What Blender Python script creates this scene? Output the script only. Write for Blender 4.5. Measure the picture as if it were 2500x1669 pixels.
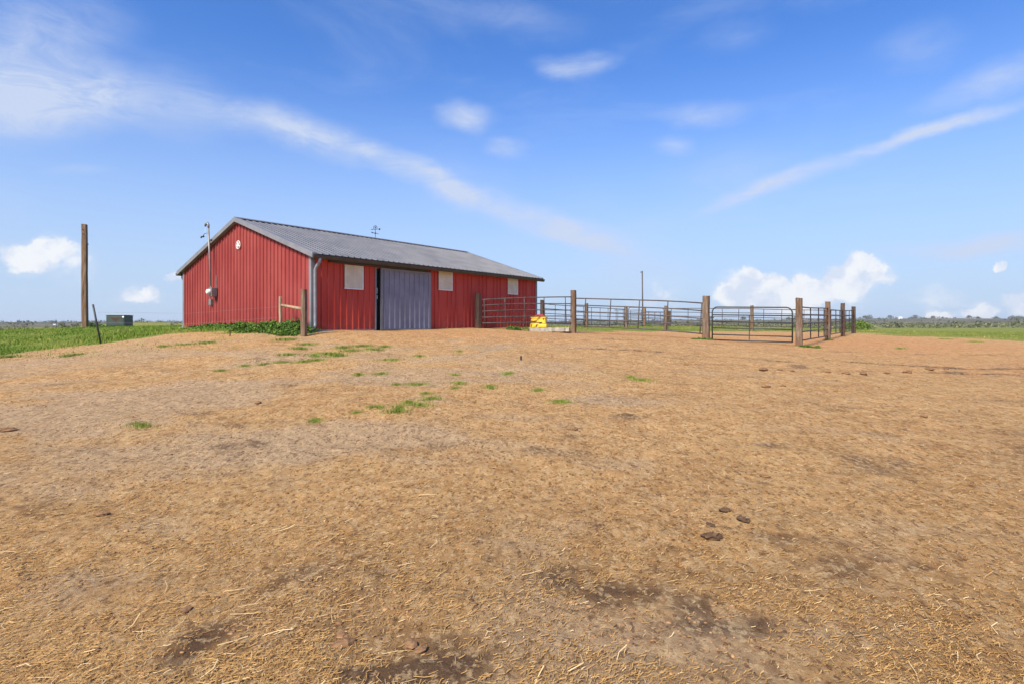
import bpy, math, random
import numpy as np
from mathutils import Vector, Matrix

for o in list(bpy.data.objects): bpy.data.objects.remove(o)
SC = bpy.context.scene
COL = SC.collection
rnd = random.Random(11)
RNG = np.random.default_rng(7)

# ------------------------------------------------------------------ camera
F = 1380.0; YH = 793.8; H = 1.5            # focal length and horizon row of the 2500 px photograph, eye height
cam = bpy.data.cameras.new('camera'); co = bpy.data.objects.new('camera', cam); COL.objects.link(co)
co.location = (0, 0, H); co.rotation_euler = (math.radians(90), 0, 0)
cam.sensor_width = 36; cam.lens = 36*F/2500; cam.shift_y = -(834.5-YH)/2500
cam.clip_start = 0.05; cam.clip_end = 20000
SC.camera = co

# ------------------------------------------------------------------ light
SUN_AZ, SUN_EL = math.radians(-147), math.radians(44)     # azimuth from +Y towards +X
SUN_STRENGTH, SUN_ANGLE = 3.9, math.radians(16)
SKY_STRENGTH = 0.082
EXPOSURE = 0.90
sdir = Vector((math.sin(SUN_AZ)*math.cos(SUN_EL), math.cos(SUN_AZ)*math.cos(SUN_EL), math.sin(SUN_EL)))
sl = bpy.data.lights.new('sun', 'SUN'); sl.energy = SUN_STRENGTH; sl.angle = SUN_ANGLE; sl.color = (1, 0.895, 0.715)
so = bpy.data.objects.new('sun', sl); COL.objects.link(so)
so.rotation_euler = (-sdir).to_track_quat('-Z', 'Y').to_euler(); so.location = (-20, -5, 30)
SC.view_settings.view_transform = 'Standard'; SC.view_settings.look = 'None'
SC.cycles.max_bounces = 5; SC.cycles.diffuse_bounces = 2; SC.cycles.glossy_bounces = 2
SC.view_settings.exposure = EXPOSURE; SC.view_settings.gamma = 1

# ------------------------------------------------------------------ node helper
class NT:
    def __init__(s, tree): s.t = tree; s.n = tree.nodes; s.l = tree.links
    def node(s, typ, props=None, **ins):
        n = s.n.new(typ)
        for k, v in (props or {}).items(): setattr(n, k, v)
        for k, v in ins.items():
            key = int(k[1:]) if k[0] == 'i' and k[1:].isdigit() else k.replace('_', ' ')
            s.put(n.inputs[key], v)
        return n
    def put(s, sock, v):
        if hasattr(v, 'is_output') or isinstance(v, bpy.types.NodeSocket): s.l.new(v, sock)
        else: sock.default_value = v
    def math(s, op, a, b=0.0, clamp=False):
        n = s.n.new('ShaderNodeMath'); n.operation = op; n.use_clamp = clamp
        s.put(n.inputs[0], a); s.put(n.inputs[1], b); return n.outputs[0]
    def mix(s, f, a, b, mode='MIX'):
        n = s.n.new('ShaderNodeMix'); n.data_type = 'RGBA'; n.blend_type = mode
        s.put(n.inputs[0], f)
        for i, v in ((6, a), (7, b)):
            s.put(n.inputs[i], (*v, 1) if isinstance(v, tuple) and len(v) == 3 else v)
        return n.outputs[2]
    def ramp(s, v, a, b, lo=0.0, hi=1.0, smooth=True):
        n = s.n.new('ShaderNodeMapRange'); n.clamp = True
        if smooth: n.interpolation_type = 'SMOOTHSTEP'
        s.put(n.inputs[0], v)
        for i, q in ((1, a), (2, b), (3, lo), (4, hi)): s.put(n.inputs[i], q)
        return n.outputs[0]
    def noise(s, vec, scale, detail=3.0, rough=0.55, dist=0.0, col=False):
        n = s.n.new('ShaderNodeTexNoise'); s.put(n.inputs['Vector'], vec)
        n.inputs['Scale'].default_value = scale; n.inputs['Detail'].default_value = detail
        n.inputs['Roughness'].default_value = rough; n.inputs['Distortion'].default_value = dist
        return n.outputs[1 if col else 0]
    def mapv(s, vec, scale=(1, 1, 1), rot=(0, 0, 0), loc=(0, 0, 0), typ='POINT'):
        n = s.n.new('ShaderNodeMapping'); n.vector_type = typ; s.put(n.inputs[0], vec)
        s.put(n.inputs['Location'], loc); s.put(n.inputs['Rotation'], rot); s.put(n.inputs['Scale'], scale); return n.outputs[0]
    def vmath(s, op, a, b=(0, 0, 0)):
        n = s.n.new('ShaderNodeVectorMath'); n.operation = op; s.put(n.inputs[0], a); s.put(n.inputs[1], b)
        return n.outputs['Value'] if op in ('LENGTH', 'DOT_PRODUCT') else n.outputs[0]

# ------------------------------------------------------------------ sky
def dirpx(px, py): return Vector(((px-1250)/F, 1, (YH-py)/F)).normalized()
W = bpy.data.worlds.new('World'); SC.world = W; W.use_nodes = True
w = NT(W.node_tree); W.node_tree.nodes.clear()
sky = w.node('ShaderNodeTexSky', dict(sky_type='NISHITA', sun_disc=False, sun_elevation=SUN_EL, sun_rotation=SUN_AZ % (2*math.pi),
             altitude=0, air_density=1.0, dust_density=0.6, ozone_density=3.0)).outputs[0]
D = w.node('ShaderNodeTexCoord').outputs['Generated']
elev = w.node('ShaderNodeSeparateXYZ', None, Vector=D).outputs[2]
SKY_TINT = (0.54, 0.89, 1.40)
base = w.mix(1.0, sky, SKY_TINT, 'MULTIPLY')
# pale moist air low down: part of the clear sky all the way round
pale = w.ramp(elev, -0.03, 0.45, 0.97, 0.0)
base = w.mix(pale, base, (3.60, 4.45, 5.75))
wob = w.vmath('SUBTRACT', w.noise(D, 3.2, 4, .55, 0, True), (.5, .5, .5))
D1 = w.vmath('ADD', D, w.vmath('MULTIPLY', wob, (.09, .09, .07)))
wob2 = w.vmath('SUBTRACT', w.noise(D, 17, 5, .62, 0, True), (.5, .5, .5))
D2 = w.vmath('ADD', D, w.vmath('MULTIPLY', wob2, (.06, .06, .05)))
wob3 = w.vmath('SUBTRACT', w.noise(w.mapv(D, (1, 1, 1.6), (.3, .1, .2)), 8.5, 6, .66, 0, True), (.5, .5, .5))
D3 = w.vmath('ADD', D1, w.vmath('MULTIPLY', wob3, (.060, .05, .022)))
def blob(vec, A, B, wpx, core=0.0):
    a, b = dirpx(*A), dirpx(*B); c = ((a+b)/2).normalized(); t = (b-a)
    rx = max(t.length/2, 1e-3); t = (t - c*t.dot(c)).normalized(); u = c.cross(t)
    R = Matrix((t, u, c)).transposed().to_euler('XYZ')
    m = w.mapv(vec, (rx, wpx/F*c.y, .35), tuple(R), tuple(c), 'TEXTURE')
    return w.ramp(w.vmath('LENGTH', m), 1.0, core)
def addup(lst):
    acc = None
    for v, k in lst:
        v = w.math('MULTIPLY', v, k)
        acc = v if acc is None else w.math('ADD', acc, v)
    return acc
cirrus = addup([(blob(D3, A, B, q*1.3), k*1.12) for A, B, q, k in [
    ((-420, 190), (430, 205), 130, 1.15), ((-200, 20), (420, 40), 90, .42), ((100, 150), (640, 290), 95, .40),
    ((380, 215), (1000, 400), 50, .80), ((740, 300), (1340, 575), 34, .95), ((1080, 440), (1640, 655), 38, .85), ((1240, 540), (1560, 640), 22, .5),
    ((-100, 290), (120, 300), 30, .25), ((900, 420), (1300, 480), 70, .16), ((1350, 620), (1750, 690), 90, .30),
    ((1290, 152), (1530, 150), 34, .62), ((1040, 288), (1240, 292), 36, .66), ((1150, 358), (1310, 366), 26, .52),
    ((1580, 270), (1860, 280), 40, .46), ((1560, 350), (1720, 360), 30, .42), ((2150, 300), (2760, 60), 46, .42),
    ((2020, 405), (2620, 200), 22, .85), ((1640, 550), (2280, 320), 26, .72), ((1560, 440), (2100, 430), 90, .20),
    ((2100, 635), (2760, 555), 24, .85), ((2080, 130), (2400, 90), 60, .2), ((1660, 90), (1900, 60), 40, .16), ((80, 410), (330, 412), 14, .22),
    ((1050, 30), (1500, 60), 40, .2)]])
streak = w.noise(w.mapv(D1, (2.2, 2.2, 7), (.25, .15, 0)), 4.0, 7, .68, .9)
cirrus = w.math('MULTIPLY', cirrus, w.ramp(streak, .28, .70, .48, 1.2))
veil = w.math('MULTIPLY', w.ramp(w.noise(w.mapv(D, (1, 1, 3.2), (.2, .1, .4)), 2.4, 6, .6, .5), .50, .80), .22)
cirrus = w.math('ADD', cirrus, veil)
cum = addup([(blob(D2, A, B, q*1.75, .35), k*1.3) for A, B, q, k in [
    ((-40, 628), (150, 622), 34, .8), ((40, 600), (190, 606), 28, .8), ((80, 640), (260, 650), 40, .35), ((270, 732), (420, 720), 18, .75), ((350, 712), (400, 708), 14, .6),
    ((395, 672), (470, 668), 10, .6), ((1700, 735), (2220, 722), 40, .42), ((1715, 712), (1950, 700), 34, .95), ((1800, 682), (1880, 676), 24, .9), ((1930, 722), (2010, 690), 38, .85),
    ((1975, 692), (2210, 670), 36, .95), ((2050, 652), (2140, 646), 26, .95), ((1760, 742), (2000, 735), 20, .6), ((2230, 772), (2320, 766), 14, .8),
    ((2320, 772), (2450, 758), 18, .85), ((2420, 744), (2560, 738), 26, .8), ((2425, 645), (2465, 642), 12, .85), ((1560, 690), (1680, 720), 30, .2), ((2540, 770), (2700, 750), 26, .8)]])
puff = w.noise(w.mapv(D, (1, 1, 1.25)), 24, 7, .60)
lowband = w.math('MULTIPLY', w.ramp(elev, .10, .02), w.ramp(elev, -.01, .012))
elsew = w.math('MULTIPLY', w.math('MULTIPLY', lowband, w.ramp(w.noise(w.mapv(D, (1, 1, 2.2)), 7, 6, .6), .55, .68)), .5)
hard = w.ramp(w.math('ADD', cum, w.math('MULTIPLY', w.math('SUBTRACT', puff, .5), 2.1)), .16, 1.0)
hard = w.math('MULTIPLY', hard, w.ramp(cum, .02, .30))
cum = w.math('ADD', w.math('MAXIMUM', hard, w.math('MULTIPLY', cum, .30)), elsew)
cl = w.math('MINIMUM', cirrus, .92)
colr = w.mix(cl, base, (4.0, 4.6, 5.9))
shade = w.ramp(w.noise(w.vmath('ADD', D2, (0, 0, .02)), 22, 4, .55), .40, .60)
cumcol = w.mix(shade, (4.6, 5.1, 6.1), (6.2, 6.3, 6.5))
colr = w.mix(w.math('MINIMUM', cum, .90), colr, cumcol)
bg = w.node('ShaderNodeBackground', None, Color=colr, Strength=SKY_STRENGTH)
w.l.new(bg.outputs[0], w.node('ShaderNodeOutputWorld').inputs[0])

# ------------------------------------------------------------------ material helper
def mat(name, build, rough=.7, spec=.3, metal=0.0, bump=None):
    m = bpy.data.materials.new(name); m.use_nodes = True
    m.node_tree.nodes.clear(); n = NT(m.node_tree)
    p = n.n.new('ShaderNodeBsdfPrincipled'); o = n.n.new('ShaderNodeOutputMaterial'); n.l.new(p.outputs[0], o.inputs[0])
    p.inputs['Roughness'].default_value = rough; p.inputs['Specular IOR Level'].default_value = spec; p.inputs['Metallic'].default_value = metal
    r = build(n)
    if isinstance(r, dict):
        for k, v in r.items():
            if k == 'bump':
                b = n.node('ShaderNodeBump', None, Strength=v[1], Distance=v[2], Height=v[0]); n.l.new(b.outputs[0], p.inputs['Normal'])
            else: n.put(p.inputs[k], (*v, 1) if isinstance(v, tuple) and len(v) == 3 else v)
    else: n.put(p.inputs['Base Color'], (*r, 1) if isinstance(r, tuple) else r)
    return m
def objc(n): return n.node('ShaderNodeTexCoord').outputs['Object']
def wpos(n): return n.node('ShaderNodeNewGeometry').outputs['Position']
def orand(n): return n.node('ShaderNodeObjectInfo').outputs['Random']

def m_plain(name, c, var=.25, sc=6, rough=.6, spec=.3, metal=0.0):
    def b(n):
        f = n.noise(wpos(n), sc, 5, .6)
        lo = tuple(v*(1-var) for v in c); hi = tuple(min(1, v*(1+var)) for v in c)
        return {'Base Color': n.mix(n.ramp(f, .3, .7), lo, hi), 'Roughness': n.ramp(f, .2, .8, rough-.08, rough+.1)}
    return mat(name, b, rough, spec, metal)

def m_redwall(name, lo, hi, fade):
    def b(n):
        P = wpos(n); z = n.node('ShaderNodeSeparateXYZ', None, Vector=P).outputs[2]
        big = n.noise(n.mapv(P, (1, 1, .5)), 1.1, 5, .6)
        c = n.mix(n.ramp(big, .3, .7), lo, hi)
        streak = n.noise(n.mapv(P, (9, 9, .5)), 1.0, 5, .65)
        c = n.mix(n.math('MULTIPLY', n.ramp(streak, .5, .78), .32), c, fade)
        low = n.math('MULTIPLY', n.ramp(z, 2.4, 1.5), n.ramp(n.noise(n.mapv(P, (3.2, 3.2, .8)), 1.3, 5, .7), .50, .60))
        c = n.mix(n.math('MULTIPLY', low, .55), c, (lo[0]*.72, lo[1]*.7, lo[2]*.7))
        chip = n.ramp(n.noise(P, 14, 4, .7), .70, .75)
        c = n.mix(n.math('MULTIPLY', chip, .35), c, fade)
        mud = n.math('MULTIPLY', n.ramp(z, 1.85, 1.35), n.ramp(n.noise(P, 3.5, 5, .65), .42, .72))
        c = n.mix(n.math('MULTIPLY', mud, .45), c, (.34, .17, .10))
        return {'Base Color': c, 'Roughness': n.ramp(big, .2, .8, .42, .6)}
    return mat(name, b, .5, .18)
M = {}
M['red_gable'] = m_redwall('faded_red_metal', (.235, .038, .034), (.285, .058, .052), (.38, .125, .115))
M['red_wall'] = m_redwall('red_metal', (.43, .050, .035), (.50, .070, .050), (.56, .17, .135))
M['roof'] = m_plain('grey_roof_metal', (.150, .150, .160), .14, 1.5, .48, .4, .15)
M['trim'] = m_plain('grey_trim_metal', (.185, .185, .20), .12, 3, .45, .4)
M['spout'] = m_plain('pale_grey_metal', (.215, .23, .26), .12, 5, .4, .5)
M['gutter'] = m_plain('dark_gutter_metal', (.055, .050, .045), .25, 4, .5, .4)
M['door'] = m_plain('slate_blue_metal', (.225, .228, .285), .12, 2.2, .55, .2)
def b_cream(n):
    P = wpos(n); s = n.ramp(n.noise(n.mapv(P, (1, 1, .7)), 9, 5, .7), .66, .72)
    c = n.mix(n.ramp(n.noise(P, 3, 4), .3, .7), (.56, .50, .38), (.66, .61, .49))
    return n.mix(n.math('MULTIPLY', s, .6), c, (.16, .10, .05))
M['cream'] = mat('cream_metal', b_cream, .55)
M['white'] = m_plain('white_paint', (.75, .74, .71), .08, 9, .5)
M['black'] = m_plain('black_steel', (.03, .03, .032), .3, 9, .5, .4)
M['conduit'] = m_plain('galvanised_conduit', (.24, .23, .23), .15, 6, .45, .4, .4)
M['pipe'] = m_plain('weathered_pipe', (.085, .072, .068), .35, 5, .6, .35, .2)
M['gate'] = m_plain('dark_green_gate_tube', (.034, .042, .040), .3, 5, .5, .4)
M['concrete'] = m_plain('concrete', (.38, .35, .29), .25, 5, .85)
M['yellow'] = m_plain('yellow_plastic', (.80, .50, .035), .10, 4, .45, .4)
M['redlid'] = m_plain('red_plastic', (.50, .05, .05), .15, 6, .4, .4)
M['dkgreen'] = m_plain('dark_green_cabinet', (.045, .065, .055), .15, 4, .45, .4)
M['rust'] = m_plain('rusty_steel', (.075, .045, .032), .4, 14, .8)
M['inside'] = m_plain('barn_inside', (.10, .075, .06), .3, 2, .9)
M['house'] = m_plain('far_house_white', (.72, .71, .69), .05, .5, .7)
M['houseroof'] = m_plain('far_house_roof', (.22, .20, .19), .1, .5, .7)
def m_wood(name, c1, c2, c3, soil=.35):
    def b(n):
        o = objc(n); r = orand(n); P = n.vmath('ADD', o, n.node('ShaderNodeCombineXYZ', None, X=n.math('MULTIPLY', r, 37), Y=n.math('MULTIPLY', r, 11), Z=n.math('MULTIPLY', r, 23)).outputs[0])
        g = n.noise(n.mapv(P, (16, 16, 1.1)), 1.6, 6, .65, .4); k = n.noise(n.mapv(P, (26, 26, .9)), 1.8, 4, .7)
        big = n.noise(n.mapv(P, (2, 2, .8)), 1.7, 3)
        c = n.mix(n.ramp(g, .32, .68), c1, c2); c = n.mix(n.ramp(big, .4, .72), c, c3)
        c = n.mix(n.ramp(k, .60, .68), c, (.022, .014, .010))
        z = n.node('ShaderNodeSeparateXYZ', None, Vector=o).outputs[2]
        s = n.math('MULTIPLY', n.ramp(n.math('ADD', z, n.math('MULTIPLY', g, .5)), .85, .2), soil)
        c = n.mix(s, c, (.36, .17, .085))
        return {'Base Color': c, 'bump': (n.math('SUBTRACT', g, n.math('MULTIPLY', n.ramp(k, .6, .68), .8)), .8, .012)}
    return mat(name, b, .85, .15)
M['tie'] = m_wood('creosoted_timber', (.085, .055, .038), (.255, .195, .145), (.14, .080, .048), .14)
M['pole'] = m_wood('weathered_pole_wood', (.15, .088, .052), (.27, .185, .125), (.19, .105, .058), .18)
M['darktie'] = m_wood('dark_timber', (.045, .033, .027), (.115, .084, .066), (.075, .046, .034), .15)
M['greypost'] = m_wood('grey_post_wood', (.26, .20, .13), (.42, .34, .24), (.33, .25, .15), .2)

def m_leaf(name, a, b_, c=None):
    def b(n):
        r = n.node('ShaderNodeAttribute', dict(attribute_name='rv')).outputs['Fac']
        col = n.mix(n.ramp(r, 0, 1, smooth=False), a, b_)
        if c: col = n.mix(n.ramp(r, .8, .95), col, c)
        return col
    return mat(name, b, .7, .2)
M['grass'] = m_leaf('green_grass', (.095, .175, .018), (.21, .29, .036), (.34, .30, .085))
M['fieldgrass'] = m_leaf('field_grass', (.11, .145, .022), (.22, .24, .045), (.38, .30, .10))
M['tuft'] = m_leaf('tuft_grass', (.13, .19, .028), (.24, .29, .05), (.38, .32, .11))
M['weed'] = m_leaf('weed_leaves', (.045, .105, .016), (.135, .225, .034))
M['scrub'] = m_leaf('grey_scrub', (.10, .112, .058), (.20, .20, .10), (.25, .215, .145))
M['tree'] = m_leaf('far_tree_leaves', (.060, .075, .040), (.12, .135, .065))
M['bush'] = m_leaf('bright_bush_leaves', (.09, .150, .025), (.18, .25, .05))
M['straw'] = m_leaf('straw', (.31, .165, .055), (.54, .33, .125), (.68, .50, .26))
M['clod'] = m_leaf('dry_dirt', (.13, .066, .032), (.42, .245, .12))
M['manure'] = m_leaf('dark_manure', (.075, .044, .025), (.17, .10, .055))
M['bark'] = m_plain('bark', (.10, .08, .06), .3, 8, .9)

# ------------------------------------------------------------------ mesh helpers
def mesh_np(name, V, Fc, nper, rv=None):
    V = np.asarray(V, np.float32); Fc = np.asarray(Fc, np.int32).reshape(-1, nper)
    me = bpy.data.meshes.new(name); me.vertices.add(len(V)); me.vertices.foreach_set('co', V.ravel())
    me.loops.add(Fc.size); me.loops.foreach_set('vertex_index', Fc.ravel())
    me.polygons.add(len(Fc)); me.polygons.foreach_set('loop_start', np.arange(0, Fc.size, nper, dtype=np.int32))
    me.polygons.foreach_set('loop_total', np.full(len(Fc), nper, np.int32))
    if rv is not None:
        a = me.attributes.new('rv', 'FLOAT', 'POINT'); a.data.foreach_set('value', np.asarray(rv, np.float32))
    me.update(calc_edges=True); return me
class MB:
    def __init__(s): s.v = []; s.f = []
    def add(s, vs, fs):
        k = len(s.v); s.v += [tuple(v) for v in vs]; s.f += [tuple(i+k for i in f) for f in fs]; return s
    def box(s, lo, hi):
        x0, y0, z0 = lo; x1, y1, z1 = hi
        return s.add([(x0,y0,z0),(x1,y0,z0),(x1,y1,z0),(x0,y1,z0),(x0,y0,z1),(x1,y0,z1),(x1,y1,z1),(x0,y1,z1)],
            [(0,3,2,1),(4,5,6,7),(0,1,5,4),(1,2,6,5),(2,3,7,6),(3,0,4,7)])
    def rings(s, rs, cap=True):
        n = len(rs[0]); k = len(s.v)
        for r in rs: s.v += [tuple(p) for p in r]
        for i in range(len(rs)-1):
            for j in range(n):
                a = k+i*n+j; b = k+i*n+(j+1) % n; s.f.append((a, b, b+n, a+n))
        if cap: s.f.append(tuple(k+j for j in reversed(range(n)))); s.f.append(tuple(k+(len(rs)-1)*n+j for j in range(n)))
        return s
    def tube(s, pts, r, n=8, closed=False):
        pts = [Vector(p) for p in pts]; rr = r if isinstance(r, (list, tuple)) else [r]*len(pts); rs = []; up = None
        for i, p in enumerate(pts):
            if closed: t = pts[(i+1) % len(pts)]-pts[i-1]
            else: t = pts[min(i+1, len(pts)-1)]-pts[max(i-1, 0)]
            t.normalize()
            if up is None: up = Vector((0, 0, 1)) if abs(t.z) < .9 else Vector((1, 0, 0))
            a = up-t*up.dot(t)
            if a.length < 1e-4: a = t.orthogonal()
            a.normalize(); up = a; b = t.cross(a)
            rs.append([p+(a*math.cos(q)+b*math.sin(q))*rr[i] for q in [2*math.pi*j/n for j in range(n)]])
        if closed: rs.append(rs[0]); return s.rings(rs, False)
        return s.rings(rs)
    def prism(s, poly, origin, ex, ey, ez, d0, d1):
        o = Vector(origin); ex, ey, ez = Vector(ex), Vector(ey), Vector(ez)
        return s.rings([[o+ex*a+ey*b+ez*d for a, b in poly] for d in (d0, d1)])
    def build(s, name, m, parent=None, bevel=0, smooth=False):
        me = bpy.data.meshes.new(name); me.from_pydata(s.v, [], s.f); me.update()
        return link(name, me, m, parent, bevel, smooth)
def link(name, me, m, parent=None, bevel=0, smooth=False):
    o = bpy.data.objects.new(name, me); COL.objects.link(o)
    if m is not None and not me.materials: me.materials.append(M[m] if isinstance(m, str) else m)
    if parent is not None:
        o.parent = parent; o.matrix_parent_inverse = parent.matrix_world.inverted() if parent.get('_wm') else Matrix()
    if bevel:
        b = o.modifiers.new('bevel', 'BEVEL'); b.width = bevel; b.segments = 2; b.limit_method = 'ANGLE'
    if smooth: me.polygons.foreach_set('use_smooth', [True]*len(me.polygons))
    return o
def tag(o, label=None, cat=None, group=None, kind=None):
    if label: o['label'] = label
    if cat: o['category'] = cat
    if group: o['group'] = group
    if kind: o['kind'] = kind
    return o
def empty(name, loc=(0, 0, 0), rz=0.0):
    o = bpy.data.objects.new(name, None); COL.objects.link(o); o.location = loc; o.rotation_euler = (0, 0, rz); o.empty_display_size = .2
    return o

# ------------------------------------------------------------------ terrain
def hash2(ix, iy, seed):
    h = (ix.astype(np.int64)*374761393 + iy.astype(np.int64)*668265263 + seed*974711) & 0x7fffffff
    h = ((h ^ (h >> 13))*1274126177) & 0x7fffffff
    h = (h ^ (h >> 16)) & 0xffff
    return h/65535.0
def vnoise(x, y, seed=0):
    ix = np.floor(x); iy = np.floor(y); fx = x-ix; fy = y-iy
    fx = fx*fx*fx*(fx*(fx*6-15)+10); fy = fy*fy*fy*(fy*(fy*6-15)+10); ix = ix.astype(np.int64); iy = iy.astype(np.int64)
    a = hash2(ix, iy, seed); b = hash2(ix+1, iy, seed); c = hash2(ix, iy+1, seed); d = hash2(ix+1, iy+1, seed)
    return (a*(1-fx)+b*fx)*(1-fy)+(c*(1-fx)+d*fx)*fy - .5
def fbm(x, y, seed=0, oct=4):
    s = 0; a = 1.0
    for i in range(oct):
        k = .6+i; s = s+a*vnoise((x*math.cos(k)-y*math.sin(k))*2**i, (x*math.sin(k)+y*math.cos(k))*2**i, seed+i); a *= .5
    return s
TH = 0.6698
DD = np.array([math.sin(TH), math.cos(TH)]); GG = np.array([-math.cos(TH), math.sin(TH)])   # along the long wall / along the gable
C0 = np.array([-6.0953, 17.1893]); BW = 9.144; BL = 11.6123
ZB, HE, HR = -0.183+H, 2.1738+H, 3.6987+H
def bpt(g, d, z): p = C0+GG*g+DD*d; return Vector((p[0], p[1], z))
def wp(px, py, Z): return np.array([(px-1250)/F*Z, Z, H+(YH-py)/F*Z])
CP = [(0, 0, 0), (-6, 0, -.02), (6, 0, .0), (0, 2.4, .02), (-3, 3, .03), (3, 3, .02), (0, -8, -.3), (-15, -8, -.3), (15, -8, -.2),
      (-12, 5, .12), (12, 5, .10), (-24, 4, .15), (24, 4, .2), (0, 7, .35), (-6, 9, .52), (6, 9, .40), (-2, 12, .78),
      (-6.2, 16.9, ZB+.005), (-9.6, 20.0, ZB+.05), (-13.2, 22.9, ZB+.075), (*bpt(0, 3, 0)[:2], ZB+.0), (*bpt(0, 6, 0)[:2], ZB+.05), (*bpt(0, 9, 0)[:2], ZB+.085), (*bpt(0, 11.6, 0)[:2], ZB+.09),
      (*bpt(9.1, 6, 0)[:2], ZB+.06), (*bpt(9.1, 12, 0)[:2], ZB+.06), (-4.2, 17.0, ZB-.06), (-1.5, 19.2, ZB-.04), (-3, 14.5, 1.02)]
CP += [tuple(wp(*q)) for q in [(742, 822, 16.2), (685, 813.4, 17.3), (1340, 812, 23.1), (1400, 813.7, 24), (1724, 829, 22), (1951, 847, 20.2),
      (2021, 830, 26), (2058, 821, 30), (2085, 813.6, 36), (1836, 808, 37), (1627, 806.6, 38), (1528, 800, 41), (1432, 800, 38), (1324, 799, 35), (1573, 798.5, 50), (1634, 797, 58),
      (207, 801, 28), (248, 840, 17.5), (0, 869, 15), (420, 814, 18.6), (282, 800.5, 36), (-400, 835, 22), (1560, 822, 20), (2350, 838, 27), (2900, 835, 34), (2500, 812, 60), (100, 806, 45), (-300, 808, 60), (350, 806, 55), (1200, 801, 70), (1900, 801, 70)]]
CP = np.array(CP, float)
def tps(A, B): 
    d2 = (A[:, None, 0]-B[None, :, 0])**2+(A[:, None, 1]-B[None, :, 1])**2
    return .5*d2*np.log(d2+1e-9)
_n = len(CP); _K = tps(CP, CP)+np.eye(_n)*1.5; _P = np.c_[np.ones(_n), CP[:, :2]]
_A = np.block([[_K, _P], [_P.T, np.zeros((3, 3))]]); _S = np.linalg.solve(_A, np.r_[CP[:, 2], 0, 0, 0])
RUTS = [np.array(q) for q in [[(8.0, 14.0), (11.5, 13.6), (14.5, 14.8), (17.5, 17.5)], [(9.6, 12.3), (12.6, 12.6), (16, 14.2), (20, 17.5)], [(-8, 14.2), (-3, 15.0), (2, 16.5), (8, 17.2), (13, 16.5)], [(-9, 8), (-5, 9.3), (-1, 12.5), (0.5, 16)], [(-10.5, 8.8), (-6.5, 10.5), (-2.6, 13.5), (-1.4, 16.5)], [(1.5, 14.6), (4.2, 14.2), (6.6, 13.4)], [(3, 17.6), (8, 18.6), (12, 18.4), (17, 19.5)], [(9.5, 9.6), (11.5, 9.2), (14.5, 10.2)], [(3.5, 12.2), (7, 12.0), (10.5, 12.6)]]]
def segdist(x, y, pl):
    d = np.full(x.shape, 1e9)
    for (ax, ay), (bx, by) in zip(pl[:-1], pl[1:]):
        t = np.clip(((x-ax)*(bx-ax)+(y-ay)*(by-ay))/((bx-ax)**2+(by-ay)**2), 0, 1)
        d = np.minimum(d, np.hypot(x-ax-t*(bx-ax), y-ay-t*(by-ay)))
    return d
def rutmask(x, y):
    xx = x+.25*vnoise(x*.9, y*.9, 51); yy = y+.25*vnoise(x*.9, y*.9, 52)
    return [np.exp(-(segdist(xx, yy, r)/.22)**2) for r in RUTS]
def ground_z(x, y, micro=True):
    x = np.atleast_1d(np.asarray(x, float)); y = np.atleast_1d(np.asarray(y, float)); r = np.hypot(x, y)
    near = np.zeros_like(x); m = r < 130
    if m.any():
        Q = np.c_[x[m], y[m]]; out = np.empty(len(Q))
        for i in range(0, len(Q), 60000):
            q = Q[i:i+60000]; out[i:i+60000] = tps(q, CP)@_S[:_n]+np.c_[np.ones(len(q)), q]@_S[_n:]
        near[m] = out
    az = np.arctan2(x, y)
    plain = H-1.35+.5*fbm(x/90, y/90, 3, 3)
    hill = np.clip((r-480)/1300, 0, 1); hill = hill*hill*(3-2*hill)
    top = 11.5+4.0*np.clip(az/.7, -1, 1)+3.5*fbm(az*9+3, r/900, 9, 4)
    far = plain+hill*(top+1.35)+np.clip((r-2600)/2400, 0, 1)*-30
    # low grassy mounds on the prairie beyond the pole
    far = far+np.exp(-((x+105)/22)**2-((y-165)/16)**2)*2.3+np.exp(-((x+140)/30)**2-((y-260)/20)**2)*2.0
    t = np.clip((r-55)/65, 0, 1); t = t*t*(3-2*t)
    z = near*(1-t)+far*t
    if micro:
        f1 = np.clip(1.3-r/40, 0, 1); f2 = np.clip(1.25-r/14, 0, 1); f3 = np.clip(1.2-r/8, 0, 1)
        z = z+f1*(.05*fbm(x/1.9, y/1.9, 21, 3)+.022*fbm(x/.45, y/.6, 25, 2))
        n1 = fbm(x/.16, y/.16, 31, 2); z = z+f2*.014*n1+f3*.012*np.abs(vnoise(x/.055, y/.055, 37))*2*(.4+n1)
        if f1.any():
            for k in rutmask(x, y): z = z-f1*k*.035
    return z
def gz(x, y): return float(ground_z(x, y, False)[0])
def at_px(px, py, zmin=2.0, zmax=60.0):
    Z = np.geomspace(zmin, zmax, 1200); x = (px-1250)/F*Z; h = ground_z(x, Z, False); ray = H+(YH-py)/F*Z
    i = np.argmax(ray <= h) if (ray <= h).any() else len(Z)-1
    return x[i], Z[i], h[i]

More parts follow.
